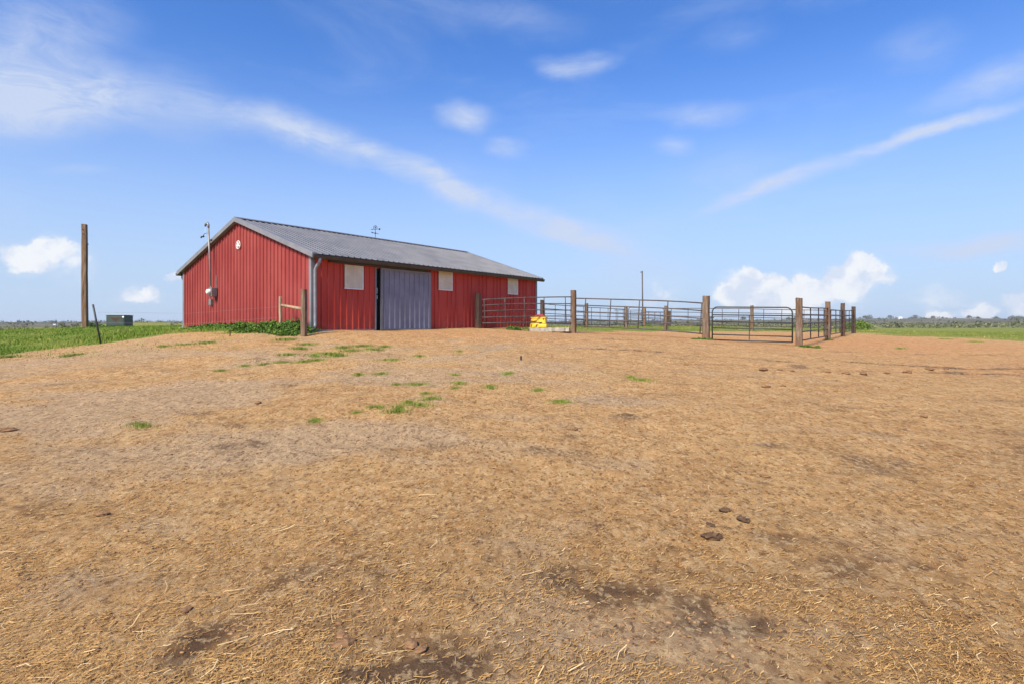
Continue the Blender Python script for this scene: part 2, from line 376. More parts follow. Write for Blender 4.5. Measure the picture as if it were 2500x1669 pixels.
YARD = np.array([(-90, 6), (-30, 10.5), (-19, 12.8), (-13.8, 15.0), (-12.7, 17.3), (-11.4, 18.4), (-9.5, 18.2), (-7.4, 17.0), (-6.25, 16.4), (-6.0, 17.3), tuple(bpt(0.3, 6, 0)[:2]), tuple(bpt(.3, 9.6, 0)[:2]),
      (.3, 24.2), (2.8, 24.6), (5, 27.0), (9.5, 32.5), (12.5, 35.0), (16, 35.3), (22.5, 36.5), (24.5, 32.5), (28, 27.5), (40, 22.5), (90, 12), (120, -90), (-120, -90), (-120, 6)], float)
def inpoly(x, y, P):
    c = np.zeros(x.shape, bool); j = len(P)-1
    for i in range(len(P)):
        xi, yi = P[i]; xj, yj = P[j]
        c ^= ((yi > y) != (yj > y)) & (x < (xj-xi)*(y-yi)/(yj-yi+1e-12)+xi); j = i
    return c
def yardsd(x, y):
    d = segdist(x, y, np.vstack([YARD, YARD[:1]])); return np.where(inpoly(x, y, YARD), -d, d)   # >0 outside, on grass
def g2(x, y, cx, cy, a, b, rot=0):
    u = (x-cx)*math.cos(rot)+(y-cy)*math.sin(rot); v = -(x-cx)*math.sin(rot)+(y-cy)*math.cos(rot); return np.exp(-(u/a)**2-(v/b)**2)
def masks(x, y):
    r = np.hypot(x, y)
    sd = yardsd(x, y)
    wide = np.clip((x-14)/8, 0, 1)
    grass = np.clip((sd+(.9+4*wide)*fbm(x/(1.1+2.5*wide), y/(1.1+1.2*wide), 61, 4)-.2*wide)/(.8+4.5*wide)+.25, 0, 1)
    # thinner, drier turf at the right edge of the yard
    red = g2(x, y, -1, 18.2, 5.5, 2.2, .25)*.75+g2(x, y, 5.5, 23.5, 5, 2.6, -.5)*1.0+g2(x, y, 13, 25, 6, 7)*.95+g2(x, y, 19, 26, 7, 4, .6)*.9+g2(x, y, 16, 16, 6, 1.3, .5)*.6+g2(x, y, -11, 14, 4, 1.2, .3)*.35
    red = np.clip(red*(1+.7*fbm(x/2.2, y/2.2, 71, 4)), 0, 1)
    rm = rutmask(x, y); lines = rm[5]+rm[6]*.7+rm[7]+rm[8]*.6; red = np.clip(red+.9*(rm[0]+rm[1])+.3*rm[2]+.6*lines, 0, 1)
    grey = np.clip(.30+.95*fbm(x/1.6+.2*y, y/.9, 81, 5)-.035*(x+1)+.55*g2(x, y, -3.8, 5.2, 3.0, .9, .35)+.35*g2(x, y, -5.5, 8, 3, 1, .3), 0, 1)*np.clip(1.3-r/26, 0, 1)
    dark = g2(x, y, -.60, 2.36, .22, .055)*1.7+g2(x, y, -.36, 2.40, .12, .05)*1.0+g2(x, y, -1.4, 3.2, .9, .4)*.30+g2(x, y, -.25, 2.5, .3, .2)*.5+g2(x, y, 6.2, 5.6, 1.5, 1.3, .5)*.55+g2(x, y, 2.2, 3.3, .8, .35)*.35+(rm[0]+rm[1])*.95+lines*.6
    dark = np.clip(dark*(.9+1.6*fbm(x/.35, y/.35, 91, 4))+np.clip(fbm(x/.8, y/.55, 95, 5)*1.6-.42, 0, .8)*np.clip(1.2-r/30, 0, 1), 0, 1)
    near = np.clip((4.6-r)/2.6, 0, 1)*.26*(1+1.2*fbm(x/.9, y/.6, 97, 3)); dark = np.clip(dark+near*(y > 0), 0, 1)
    grey = np.clip(grey+.30*(rm[3]+rm[4]), 0, 1)
    return grass, red, grey, dark

def make_ground():
    fr = math.radians(56)
    a1 = np.linspace(-fr, fr, 720, endpoint=False); a2 = np.linspace(fr, 2*math.pi-fr, 110, endpoint=False); A = np.r_[a1, a2]
    R = np.r_[np.geomspace(.45, 70, 660), np.geomspace(70, 5200, 130)[1:]]
    aa, rr = np.meshgrid(A, R); x = (rr*np.sin(aa)).ravel(); y = (rr*np.cos(aa)).ravel()
    z = ground_z(x, y); nA = len(A); nR = len(R)
    i = np.arange(nR-1)[:, None]*nA; j = np.arange(nA)[None, :]; jn = (j+1) % nA
    f = np.stack([i+j, i+jn, i+nA+jn, i+nA+j], -1).reshape(-1, 4)[:, ::-1]
    V = np.c_[x, y, z]; V = np.vstack([V, [[0, 0, z[:nA].mean()]]]); c = len(V)-1
    me = bpy.data.meshes.new('ground')
    tri = np.stack([np.full(nA, c), np.arange(nA), (np.arange(nA)+1) % nA], -1)[:, ::-1]
    me.vertices.add(len(V)); me.vertices.foreach_set('co', V.astype(np.float32).ravel())
    loops = np.r_[f.ravel(), tri.ravel()].astype(np.int32); me.loops.add(len(loops)); me.loops.foreach_set('vertex_index', loops)
    me.polygons.add(len(f)+len(tri))
    st = np.r_[np.arange(len(f))*4, len(f)*4+np.arange(len(tri))*3].astype(np.int32); me.polygons.foreach_set('loop_start', st)
    me.polygons.foreach_set('loop_total', np.r_[np.full(len(f), 4), np.full(len(tri), 3)].astype(np.int32))
    g = masks(V[:, 0], V[:, 1]); ca = me.attributes.new('mask', 'FLOAT_COLOR', 'POINT')
    ca.data.foreach_set('color', np.stack(g, -1).astype(np.float32).ravel())
    me.update(calc_edges=True); me.polygons.foreach_set('use_smooth', np.ones(len(me.polygons), bool))
    def b(n):
        P = wpos(n); a = n.node('ShaderNodeAttribute', dict(attribute_name='mask'))
        s = n.node('ShaderNodeSeparateColor', None, Color=a.outputs['Color']); grass, red, grey = s.outputs[0], s.outputs[1], s.outputs[2]; dark = a.outputs['Alpha']
        dist = n.vmath('LENGTH', P)
        big = n.noise(P, .55, 5, .6); mid = n.noise(n.mapv(P, (1, 1.3, 1)), 3.2, 6, .68, .3); fine = n.noise(P, 21, 6, .75, 1.4); fib = n.noise(n.mapv(P, (1, 1.6, 1), (0, 0, .5)), 75, 3, .7, 2.6)
        fib2 = n.noise(n.mapv(P, (1.6, 1, 1), (0, 0, .3)), 48, 3, .65, 3.2)
        c = n.mix(n.ramp(mid, .30, .70), (.335, .175, .064), (.525, .308, .128))
        c = n.mix(n.math('MULTIPLY', n.ramp(big, .42, .66), .5), c, (.48, .285, .115))
        rb = n.mix(n.ramp(mid, .3, .7), (.36, .145, .050), (.575, .275, .104))
        c = n.mix(n.math('MULTIPLY', red, .85), c, rb)
        gb = n.mix(n.ramp(fine, .3, .7), (.29, .190, .110), (.48, .340, .210))
        c = n.mix(n.math('MULTIPLY', n.ramp(grey, .25, .75), .9), c, gb)
        c = n.mix(n.math('MULTIPLY', n.ramp(fib, .52, .66), .62), c, (.50, .345, .175))
        c = n.mix(n.math('MULTIPLY', n.ramp(fib2, .55, .68), .45), c, (.44, .275, .11))
        c = n.mix(n.math('MULTIPLY', n.ramp(fine, .44, .30), .62), c, (.10, .055, .028))
        spot = n.ramp(n.noise(P, 7.5, 5, .7, .5), .36, .27)
        c = n.mix(n.math('MULTIPLY', spot, .6), c, (.115, .066, .036))
        c = n.mix(n.math('MULTIPLY', n.ramp(dark, .05, .85), .86), c, (.062, .036, .024))
        def chips(sc, rot):
            v = n.node('ShaderNodeTexVoronoi', dict(voronoi_dimensions='2D'), Vector=n.vmath('ADD', n.mapv(P, (1, .62, 1), (0, 0, rot)), n.vmath('MULTIPLY', n.noise(P, sc*1.5, 3, .7, 0, True), (2.0/sc, 2.0/sc, 0))), Scale=sc)
            e = n.node('ShaderNodeSeparateColor', None, Color=v.outputs['Color']); return n.math('MULTIPLY', n.ramp(v.outputs['Distance'], .62, .30), 1.0), e.outputs[0], e.outputs[1]
        for sc, rot, kd, kl in ((40, .15, .72, .62), (19, -.2, .34, .40), (6, .3, .12, .16)):
            m_, a_, b_ = chips(sc, rot)
            c = n.mix(n.math('MULTIPLY', n.math('MULTIPLY', m_, n.ramp(a_, .74, .80)), kd), c, (.11, .058, .028))
            c = n.mix(n.math('MULTIPLY', n.math('MULTIPLY', m_, n.ramp(b_, .74, .80)), kl), c, (.58, .41, .22))
        # grass, prairie, hills
        gn = n.noise(P, 1.4, 6, .7); gbig = n.noise(P, .06, 4, .6)
        gc = n.mix(n.ramp(gn, .3, .7), (.10, .155, .020), (.20, .225, .042))
        gc = n.mix(n.math('MULTIPLY', n.ramp(gbig, .40, .62), .55), gc, (.24, .21, .07))
        hn = n.noise(n.mapv(P, (1, 1, 3)), .012, 8, .72); hn2 = n.noise(P, .045, 6, .7)
        hc = n.mix(n.ramp(hn, .36, .62), (.055, .062, .038), (.17, .155, .105)); hc = n.mix(n.math('MULTIPLY', n.ramp(hn2, .52, .64), .6), hc, (.05, .058, .035))
        gc = n.mix(n.ramp(dist, 330, 560), gc, hc)
        c = n.mix(n.ramp(n.math('ADD', grass, n.math('MULTIPLY', n.math('SUBTRACT', gn, .5), .7)), .30, .72), c, gc)
        blot = n.noise(n.mapv(P, (1, 1.25, 1), (0, 0, 1.1)), 8.5, 5, .72, .8)
        c = n.mix(n.math('MULTIPLY', n.ramp(blot, .50, .33), .40), c, (.13, .070, .034), 'MIX'); c = n.mix(n.math('MULTIPLY', n.math('MULTIPLY', n.ramp(blot, .55, .70), n.ramp(grass, .5, .1)), .45), c, (.47, .315, .165))
        h = n.math('ADD', n.math('MULTIPLY', fine, .5), n.math('ADD', n.math('MULTIPLY', fib, .3), n.math('MULTIPLY', mid, .9)))
        return {'Base Color': c, 'bump': (h, .9, .035), 'Roughness': n.math('SUBTRACT', .95, n.math('MULTIPLY', dark, .2))}
    o = link('ground', me, mat('yard_soil', b, .95, .12)); tag(o, 'straw-strewn bare dirt yard running into green grass and prairie', kind='structure'); return o
make_ground()

# ------------------------------------------------------------------ barn
barn = empty('barn', tuple(bpt(0, 0, ZB))); bpy.context.view_layer.update(); barn['_wm'] = 1
tag(barn, 'red metal barn with grey gabled roof and slate-blue sliding door', 'barn')
U3 = Vector((0, 0, 1)); D3 = Vector((DD[0], DD[1], 0)); G3 = Vector((GG[0], GG[1], 0))
SLP = (HR-HE)/(BW/2)
def roofz(g): return HE+SLP*(BW/2-abs(g-BW/2))
RIB = .2286
def profile(u0, u1, off, h=.036, w=.060):
    pts = []; k = math.ceil((u0-off)/RIB-1e-6); cur = [(u0, 0)]
    while True:
        c = off+k*RIB
        if c+w/2 >= u1-1e-4: break
        if c-w/2 > u0+1e-4: cur += [(c-w/2, 0), (c-w*.28, h), (c+w*.28, h), (c+w/2, 0)]
        k += 1
    cur.append((u1, 0)); return cur
def sheet(name, origin, eu, en, prof, zlo, zhi, m, parent=barn, th=.004):
    mb = MB(); o = Vector(origin); eu = Vector(eu); en = Vector(en); vs = []
    for (u, h) in prof:
        for back in (0, 1):
            p = o+eu*u+en*(h-back*th); 
            vs += [(p.x, p.y, zlo(u)), (p.x, p.y, zhi(u))]
    fs = []
    for i in range(len(prof)-1):
        a = i*4; b = a+4
        fs += [(a, b, b+1, a+1), (a+2, a+3, b+3, b+2), (a, a+2, b+2, b), (a+1, b+1, b+3, a+3)]
    fs += [(0, 1, 3, 2)]; e = (len(prof)-1)*4; fs += [(e, e+2, e+3, e+1)]
    mb.add(vs, fs); return mb.build(name, m, parent)
SKIRT = -.25
def wall(origin, eu, en, length, zhi, m, zlo=None, spans=None, breaks=()):
    zl = zlo or (lambda u: ZB+SKIRT)
    for (u0, u1) in (spans or [(0, length)]):
        u = u0
        while u < u1-.02:
            v = min(u1, u+.9144)
            if u1-v < .12: v = u1
            pr = profile(u, v, RIB/2)
            for bk in breaks:
                if u < bk < v and not any(abs(bk-q[0]) < 1e-3 for q in pr):
                    pr = sorted(pr+[(bk, np.interp(bk, [q[0] for q in pr], [q[1] for q in pr]))])
            sheet('wall_panel', origin, eu, en, pr, zl, zhi, m); u = v
# near gable (faces the camera's left)
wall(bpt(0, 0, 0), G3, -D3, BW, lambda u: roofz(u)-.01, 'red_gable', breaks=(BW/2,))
wall(bpt(0, BL, 0), G3, D3, BW, lambda u: roofz(u)-.01, 'red_wall', breaks=(BW/2,))
wall(bpt(BW, 0, 0), D3, G3, BL, lambda u: HE-.02, 'red_wall')
# pixel -> distance along the long wall, height on it
def lw(px, py=None, off=0.0):
    k = (px-1250)/F; c = C0-GG*off
    t = (k*c[1]-c[0])/(DD[0]-k*DD[1]); Z = c[1]+t*DD[1]
    return (t, H+(YH-py)/F*Z) if py is not None else t
def gw(px, py=None, off=0.0):
    k = (px-1250)/F; c = C0-DD*off
    s = (k*c[1]-c[0])/(GG[0]-k*GG[1]); Z = c[1]+s*GG[1]
    return (s, H+(YH-py)/F*Z) if py is not None else s
t_open0 = lw(917); t_d0, z_dtop = lw(930, 654, .10); t_d1 = lw(1052, None, .10); z_dbot = lw(930, 806.5, .10)[1]
t_open1 = t_d1-.18
wall(bpt(0, 0, 0), D3, -G3, BL, lambda u: HE-.02, 'red_wall', spans=[(0, t_open0), (t_open1, BL)])
wall(bpt(0, 0, 0), D3, -G3, BL, lambda u: HE-.02, 'red_wall', zlo=lambda u: z_dtop-.03, spans=[(t_open0, t_open1)])
def obox(name, m, lo, hi, bevel=.006, parent=barn):            # lo/hi = (g, d, z) in barn axes
    mb = MB(); c = [bpt(g, d, z) for z in (lo[2], hi[2]) for g, d in ((lo[0], lo[1]), (hi[0], lo[1]), (hi[0], hi[1]), (lo[0], hi[1]))]
    mb.add(c, [(0, 1, 2, 3), (7, 6, 5, 4), (0, 4, 5, 1), (1, 5, 6, 2), (2, 6, 7, 3), (3, 7, 4, 0)]); return mb.build(name, m, parent, bevel)
# corner trims, base trim
for g, d, sg, sd in ((0, 0, -1, -1), (BW, 0, 1, -1), (0, BL, -1, 1), (BW, BL, 1, 1)):
    gg = sorted((g+sg*.044, g-sg*.085)); dd = sorted((d+sd*.044, d-sd*.085))
    obox('corner_trim', 'trim', (gg[0], dd[0], ZB+SKIRT), (gg[1], dd[1], HE-.05), .004)
obox('base_trim', 'spout', (-.050, .09, ZB-.10), (-.004, t_open0-.04, ZB+.045), .004)
obox('door_jamb', 'gutter', (.0, t_open0+.001, ZB-.1), (.06, t_open0+.05, z_dtop), .004)
obox('door_jamb', 'black', (.10, t_d0-.02, ZB-.1), (.22, t_d0+.12, z_dtop), .004)
obox('wall_corner_edge', 'spout', (-.044, t_open0-.035, ZB-.05), (-.003, t_open0+.004, z_dtop), .003)
zj = lambda py: lw(923, py)[1]
obox('jamb_plate', 'white', (.075, t_d0-.10, zj(717)), (.095, t_d0-.005, zj(703)), .003)
obox('jamb_plate', 'white', (.075, t_d0-.09, zj(730)), (.095, t_d0+.0, zj(721)), .003)
# floor inside the barn and a dark partition well behind the opening
obox('barn_floor', 'inside', (.15, .1, ZB-.2), (BW-.1, BL-.1, ZB+.02), 0)
# sliding door
door_top, door_bot = z_dtop, z_dbot
dr = sheet('door', bpt(-.075, 0, 0), D3, -G3, profile(t_d0+.05, t_d1-.05, t_d0+.05+RIB/2), lambda u: door_bot+.05, lambda u: door_top-.05, 'door')
for lo, hi in (((t_d0, door_bot), (t_d0+.085, door_top)), ((t_d1-.075, door_bot), (t_d1, door_top)), ((t_d0+.085, door_top-.075), (t_d1-.075, door_top-.002)), ((t_d0+.085, door_bot+.001), (t_d1-.075, door_bot+.06))):
    obox('door_frame', 'trim', (-.112, lo[0], lo[1]), (-.055, hi[0], hi[1]), .005, dr)
zc = lw(928, 738, .1)[1]
hd = MB(); hd.tube([bpt(-.11, t_d0+.03, zc-.12), bpt(-.155, t_d0+.03, zc-.09), bpt(-.155, t_d0+.03, zc+.09), bpt(-.11, t_d0+.03, zc+.12)], .011, 8); hd.build('door_handle', 'spout', dr)
# track cover
ta, za = lw(806, 634.5, .14); tb, zb_ = lw(1047, 660.5, .14)
obox('door_track', 'gutter', (-.135, ta, door_top+.012), (-.026, tb, door_top+.125), .01)
for k in range(2): obox('track_bracket', 'gutter', (-.06, ta+.3+k*1.7, door_top+.126), (-.022, ta+.36+k*1.7, door_top+.19), .003)
# cream shutters
for (x0, x1, y0, y1) in ((840.8, 885.6, 646.3, 704.7), (1070.4, 1103.2, 659, 707.8), (1239.1, 1263, 676.2, 718)):
    a, zt = lw(x0, y0, .03); zb2 = lw(x0, y1, .03)[1]; b2 = lw(x1, None, .03); wd = b2-a
    s = sheet('shutter', bpt(-.046, 0, 0), D3, -G3, profile(a, b2, a+wd/6, .005, .02), lambda u: zb2, lambda u: zt, 'cream')
    obox('shutter_trim', 'white', (-.064, a-.012, zb2-.012), (-.038, b2+.012, zb2+.022), .003, s)
    obox('shutter_trim', 'white', (-.063, b2-.03, zb2+.023), (-.038, b2+.011, zt), .003, s)
# roof: eave overhang, panels with ribs
OG, OE = .14, .30
def roof_side(side):
    n = int(round((BL+2*OG)/.9144)); st = (BL+2*OG)/n
    for i in range(n):
        pr = profile(-OG+i*st, -OG+(i+1)*st, -OG+.1, .025, .055); vs = []
        for (u, h) in pr:
            for b in (0, 1):
                hh = h-b*.006+.07
                gr, ge = (BW/2, -OE) if side == 0 else (BW/2, BW+OE)
                ze = HE-SLP*OE
                p, q = bpt(ge, u, ze+hh), bpt(gr, u, HR+hh); vs += [p, q]
        fs = []
        for k in range(len(pr)-1):
            a = k*4; b = a+4; fs += [(a, b, b+1, a+1), (a+2, a+3, b+3, b+2), (a, a+2, b+2, b), (a+1, b+1, b+3, a+3)]
        fs += [(0, 1, 3, 2)]; e = (len(pr)-1)*4; fs += [(e, e+2, e+3, e+1)]
        MB().add(vs, fs).build('roof_panel', 'roof', barn)
roof_side(0); roof_side(1)
def slopebar(name, m, g0, z0, g1, z1, d0, d1, t0, t1, bevel=.004):     # bar along the roof slope, thickness t0..t1 above the line
    c = [bpt(g, d, z+t) for t in (t0, t1) for (g, z) in ((g0, z0), (g1, z1)) for d in (d0, d1)]
    mb = MB().add(c, [(0, 1, 3, 2), (4, 6, 7, 5), (0, 4, 5, 1), (2, 3, 7, 6), (0, 2, 6, 4), (1, 5, 7, 3)]); return mb.build(name, m, barn, bevel)
for d0, d1 in ((-OG-.03, -.028), (BL+.028, BL+OG+.03)):
    slopebar('rake_trim', 'trim', -OE-.01, HE-SLP*(OE+.01), BW/2-.002, HR, d0, d1, -.055, .105)
    slopebar('rake_trim', 'trim', BW+OE+.01, HE-SLP*(OE+.01), BW/2+.002, HR, d0, d1, -.055, .105)
for s in (-1, 1): slopebar('ridge_cap', 'roof', BW/2, HR+.106, BW/2+s*.2, HR+.106-.2*SLP, -OG-.02, BL+OG+.02, 0, .012, 0)
obox('soffit', 'gutter', (-OE+.01, -OG, HE-.10), (-.03, BL+OG, HE-.06), 0)
obox('soffit', 'gutter', (BW+.03, -OG, HE-.10), (BW+OE-.01, BL+OG, HE-.06), 0)
# gutters (K profile)
def gutter(g, s):
    poly = [(0, .11), (0, 0), (.07, 0), (.085, .03), (.10, .06), (.115, .11), (.105, .11), (.09, .065), (.065, .012), (.012, .012), (.012, .11)]
    mb = MB(); mb.prism(poly, bpt(g, 0, HE-SLP*OE-.075), -G3*s, U3, D3, -OG-.03, BL+OG+.03); mb.build('gutter', 'gutter', barn)
gutter(-OE+.02, 1); gutter(BW+OE-.02, -1)
def spout(g, d, s):
    z0 = HE-SLP*OE-.06; P = [bpt(g+s*-(OE+.03), d, z0), bpt(g-s*(OE+.03), d, z0-.10), bpt(g-s*.16, d, z0-.24), bpt(g-s*.085, d, z0-.33), bpt(g-s*.085, d, ZB+.32), bpt(g-s*.085, d, ZB+.16), bpt(g-s*.15, d-.10, ZB+.06), bpt(g-s*.22, d-.24, ZB+.02)]
    q = [.048]*7+[.055]; o = MB().tube(P, q, 10).build('downspout', 'spout', barn, 0, True)
spout(0, .07, 1); spout(BW, .07, -1)
# gable ornament: a white ring with a star
sx, zx = gw(581.6, 598.5, .05); cen = bpt(sx, -.052, zx); R0 = .140
orn = MB().tube([cen+(G3*math.cos(a)+U3*math.sin(a))*R0 for a in np.linspace(0, 2*math.pi, 24, endpoint=False)], .014, 6, True).build('gable_ornament', 'white', barn, 0, True)
star = MB(); pl = []
for k in range(10):
    a = math.pi*1.5+.2+k*math.pi/5; r = (R0-.005) if k % 2 == 0 else .046; pl.append((math.cos(a)*r, math.sin(a)*r))
star.prism(pl, cen, G3, U3, -D3, -.008, .014); star.build('star', 'white', orn)
# electric service: mast, weatherhead, meter, box
s0, zm = gw(514.5, 713, .205); s1, ztop = gw(509, 549, .205)
mp = [bpt(s0, -.205, zm+.1), bpt((s0+s1)/2, -.205, (zm+ztop)/2), bpt(s1, -.205, ztop-.12)]; s1 -= .05
mast = MB().tube(mp, .030, 10).build('service_mast', 'conduit', barn, 0, True)
MB().tube([mp[-1], bpt(s1+.05, -.205, ztop), bpt(s1+.10, -.22, ztop+.06), bpt(s1+.19, -.25, ztop+.02), bpt(s1+.21, -.25, ztop-.06)], [.034, .04, .05, .045, .03], 10).build('weatherhead', 'conduit', mast, 0, True)
MB().tube([bpt(s1+.205, -.25, ztop-.05), bpt(s1+.22, -.25, ztop-.25), bpt(s1+.21, -.25, ztop-.42)], .006, 5).build('service_wire', 'white', mast)
sw, zw = gw(496, 578, .25)
MB().tube([bpt(s1+.06, -.24, zw+.10), bpt(sw-.18, -.27, zw+.09), bpt(sw-.05, -.27, zw+.03), bpt(sw, -.27, zw), bpt(sw+.14, -.27, zw-.06)], .009, 5).build('service_wire', 'black', mast)
for k in (-.07, .09): MB().tube([bpt(sw+k-.04, -.27, zw), bpt(sw+k+.04, -.27, zw-.02)], .03, 6).build('wire_clamp', 'black', mast)
obox('mast_bracket', 'black', (s0-.05, -.20, zm+1.9), (s0+.08, -.028, zm+1.95), .004, mast)
MB().tube([bpt(s0-.10, -.05, zm+.12), bpt(s0-.10, -.05, zm+.62)], .014, 8).build('ground_conduit', 'conduit', mast)
meter = obox('meter_box', 'conduit', (s0-.13, -.235, zm-.17), (s0+.12, -.028, zm+.16), .012)
mt = MB(); mt.tube([bpt(s0, -.23, zm), bpt(s0, -.27, zm), bpt(s0, -.34, zm), bpt(s0, -.36, zm)], [.10, .10, .088, .06], 16); mt.build('meter_dial', 'white', meter, 0, True)
s2, z2 = gw(515.5, 738, .06)
obox('disconnect_box', 'conduit', (s2-.10, -.12, z2-.11), (s2+.09, -.028, z2+.11), .01)
MB().tube([bpt(s0, -.06, zm-.16), bpt(s0, -.06, z2+.11)], .016, 8).build('conduit', 'conduit', barn)
# weathervane on the ridge
k = (916.3-1250)/F; c = C0+GG*BW/2; td = (k*c[1]-c[0])/(DD[0]-k*DD[1]); vz = c[1]+td*DD[1]; s_ = vz/F
base = bpt(BW/2, td, HR+.11); vane = empty('weathervane', tuple(base)); bpy.context.view_layer.update(); vane['_wm'] = 1
tag(vane, 'small dark weathervane standing on the barn roof ridge', 'weathervane')
def vp(dx, py, dy=0): return Vector((base.x+dx*s_, base.y+dy, H+(YH-py)/F*vz))
MB().tube([base-Vector((0, 0, .03)), vp(0, 553.5)], .011, 6).build('rod', 'black', vane)
MB().tube([vp(math.cos(a)*4.2, 556.4-math.sin(a)*4.6) for a in np.linspace(0, 2*math.pi, 16, endpoint=False)], .012, 5, True).build('ring', 'black', vane)
MB().tube([vp(-1.2, 555), vp(.2, 557.5), vp(1.4, 555)], .016, 5).build('ring_ornament', 'black', vane)
MB().tube([vp(-9.5, 561), vp(10, 560)], .008, 5).build('arrow_shaft', 'black', vane)
MB().tube([vp(8, 560.5), vp(10.5, 560), vp(12, 560.3)], [.012, .05, .02], 6).build('arrow_tail', 'black', vane)
MB().tube([vp(-11, 561), vp(-7, 560.8)], [.004, .022], 6).build('arrow_head', 'black', vane)
MB().tube([vp(-8, 568.5, -.1), vp(0, 570), vp(6.5, 570.5, .1)], .010, 5).build('direction_arm', 'black', vane)
MB().tube([vp(-3.5, 570, .12), vp(0, 570), vp(3.5, 569.8, -.12)], .010, 5).build('direction_arm', 'black', vane)
MB().tube([vp(-8, 568.3, -.1), vp(-4.8, 570.2, -.06)], .022, 5).build('direction_letter', 'black', vane)
MB().tube([vp(0, 568.5), vp(0, 571.5)], .026, 6).build('hub', 'black', vane)

# ------------------------------------------------------------------ posts and fences
def post(px, ybase, ytop, Z, wx, label, name='fence_post', m='tie', wy=None, lean=(0, 0), rz=None, cat='post', group=None, seed=0, taper=.94):
    x = (px-1250)/F*Z; zb = gz(x, Z); zt = H+(YH-ytop)/F*Z; h = zt-zb; wy = wy or wx*.85
    r = random.Random(seed+int(px)); rs = []; n = 9
    ch = .16
    for i in range(n+1):
        t = i/n; z = -.35+(h+.35)*t; f = 1+(taper-1)*t; jx, jy = r.uniform(-.006, .006), r.uniform(-.006, .006)
        a, b = wx/2*f, wy/2*f; q = [(-a, -b*(1-ch*2)), (-a*(1-ch*2), -b), (a*(1-ch*2), -b), (a, -b*(1-ch*2)), (a, b*(1-ch*2)), (a*(1-ch*2), b), (-a*(1-ch*2), b), (-a, b*(1-ch*2))]
        rs.append([(X*(1+r.uniform(-.05, .05))+jx+lean[0]*max(z, 0), Y*(1+r.uniform(-.05, .05))+jy+lean[1]*max(z, 0), z+(r.uniform(-.02, .012) if i == n else 0)) for X, Y in q])
    mb = MB().rings(rs); o = mb.build(name, m)
    o.location = (x, Z, zb); o.rotation_euler = (0, 0, -TH+r.uniform(-.1, .1) if rz is None else rz)
    tag(o, label, cat, group); return o
PZ = {}
for key, px, yb, yt, Z, w_, m, lab in [
    ('P0', 1167, 799, 716.6, 22.75, .22, 'darktie', 'short dark timber post close against the red barn wall'),
    ('A', 1400, 813.7, 709, 24.0, .225, 'tie', 'tall timber post beside the concrete pad of the yellow waterer'),
    ('L', 1724, 828.6, 722.7, 22.0, .255, 'tie', 'thick timber post at the latch side of the dark tube gate'),
    ('R', 1951, 847, 727.4, 20.2, .225, 'tie', 'weathered timber post on which the dark tube gate hangs'),
    ('S1', 2021, 829.5, 736.6, 26.0, .22, 'tie', 'timber post next behind the gate hinge post, dark weeds at its foot'),
    ('S2', 2057.7, 821, 740.6, 30.0, .21, 'darktie', 'timber post second from the gate hinge post along the side fence'),
    ('S3', 2084, 813.6, 749, 36.0, .24, 'darktie', 'dark timber corner post of the pen, next to the bright green bush'),
    ('B1', 1323.7, 799, 732.8, 35.0, .23, 'darktie', 'dark timber post rising behind the yellow waterer'),
    ('B2', 1431.8, 799.5, 741, 38.0, .22, 'tie', 'reddish brown back-fence post, next after the dark one behind the waterer'),
    ('B3', 1528, 799.5, 747.5, 41.0, .23, 'tie', 'brown timber post at the rounded end of the far pen gate'),
    ('B4', 1626.7, 806.6, 746.6, 38.0, .24, 'tie', 'red-stained timber post where the far pen gate closes'),
    ('B5', 1835.8, 808, 746.3, 37.0, .20, 'tie', 'thin dark timber post of the back fence seen through the tube gate'),
    ('Q1', 1573.5, 798, 752, 50.0, .24, 'pole', 'greyish timber post at the foot of the tall thin pole'),
    ('Q2', 1634, 796, 759, 58.0, .27, 'tie', 'faded timber post close behind the red-stained gate post')]:
    o = post(px, yb, yt, Z, w_, lab, m=m, group='timber posts of the pen'); PZ[key] = (px, Z)
def panel(A, B, ya, yb, label, ups, nr=5, r=.021, m='pipe', sag=0.0, offs=(6, 6), name='pipe_fence_panel'):
    # A, B = (px, depth); ya, yb = (top, bottom) rows at the ends
    a0, a1 = Vector(wp(A[0], ya[0], A[1])), Vector(wp(A[0], ya[1], A[1])); b0, b1 = Vector(wp(B[0], yb[0], B[1])), Vector(wp(B[0], yb[1], B[1]))
    root = empty(name, (a1.x, a1.y, gz(a1.x, a1.y))); bpy.context.view_layer.update(); root['_wm'] = 1; tag(root, label, 'fence panel', 'pipe panels of the pen')
    rr = random.Random(int(A[0]*7)); bow = [rr.uniform(-.03, .03) for _ in range(nr)]
    def P(t, k): 
        top = a0.lerp(b0, t); bot = a1.lerp(b1, t); p = top.lerp(bot, k)
        i = k*(nr-1); p = p+Vector((0, 0, -sag*4*t*(1-t)+bow[int(min(nr-1, round(i)))]*math.sin(math.pi*t*1.6)*.6)); return p
    for k in range(nr): MB().tube([P(t, k/(nr-1)) for t in np.linspace(0, 1, 7)], r if 0 < k < nr-1 else r*1.1, 7).build('rail', m, root, 0, True)
    Ln = (b0-a0).length; hh = (a0-a1).length; sl = (b0.z-a0.z)/Ln
    for u in ups:
        du = -sl*hh/Ln*-1.0
        q = [P(max(0, min(1, u+du*k)), k) for k in np.linspace(0, 1, nr)]
        MB().tube(q, r*.95, 7).build('upright', m, root, 0, True)
    return root
panel(PZ['P0'], PZ['A'], (732.8, 789.6), (725.2, 789.2), 'five-rail pipe panel between the barn wall post and the tall post by the waterer', (.06, .27, .47, .68, .91), sag=-.03)
panel(PZ['A'], PZ['L'], (728.6, 795.5), (742.2, 816), 'long sloping pipe panel between the waterer post and the gate latch post', (.10, .30, .52, .73, .97), r=.024, sag=-.05)
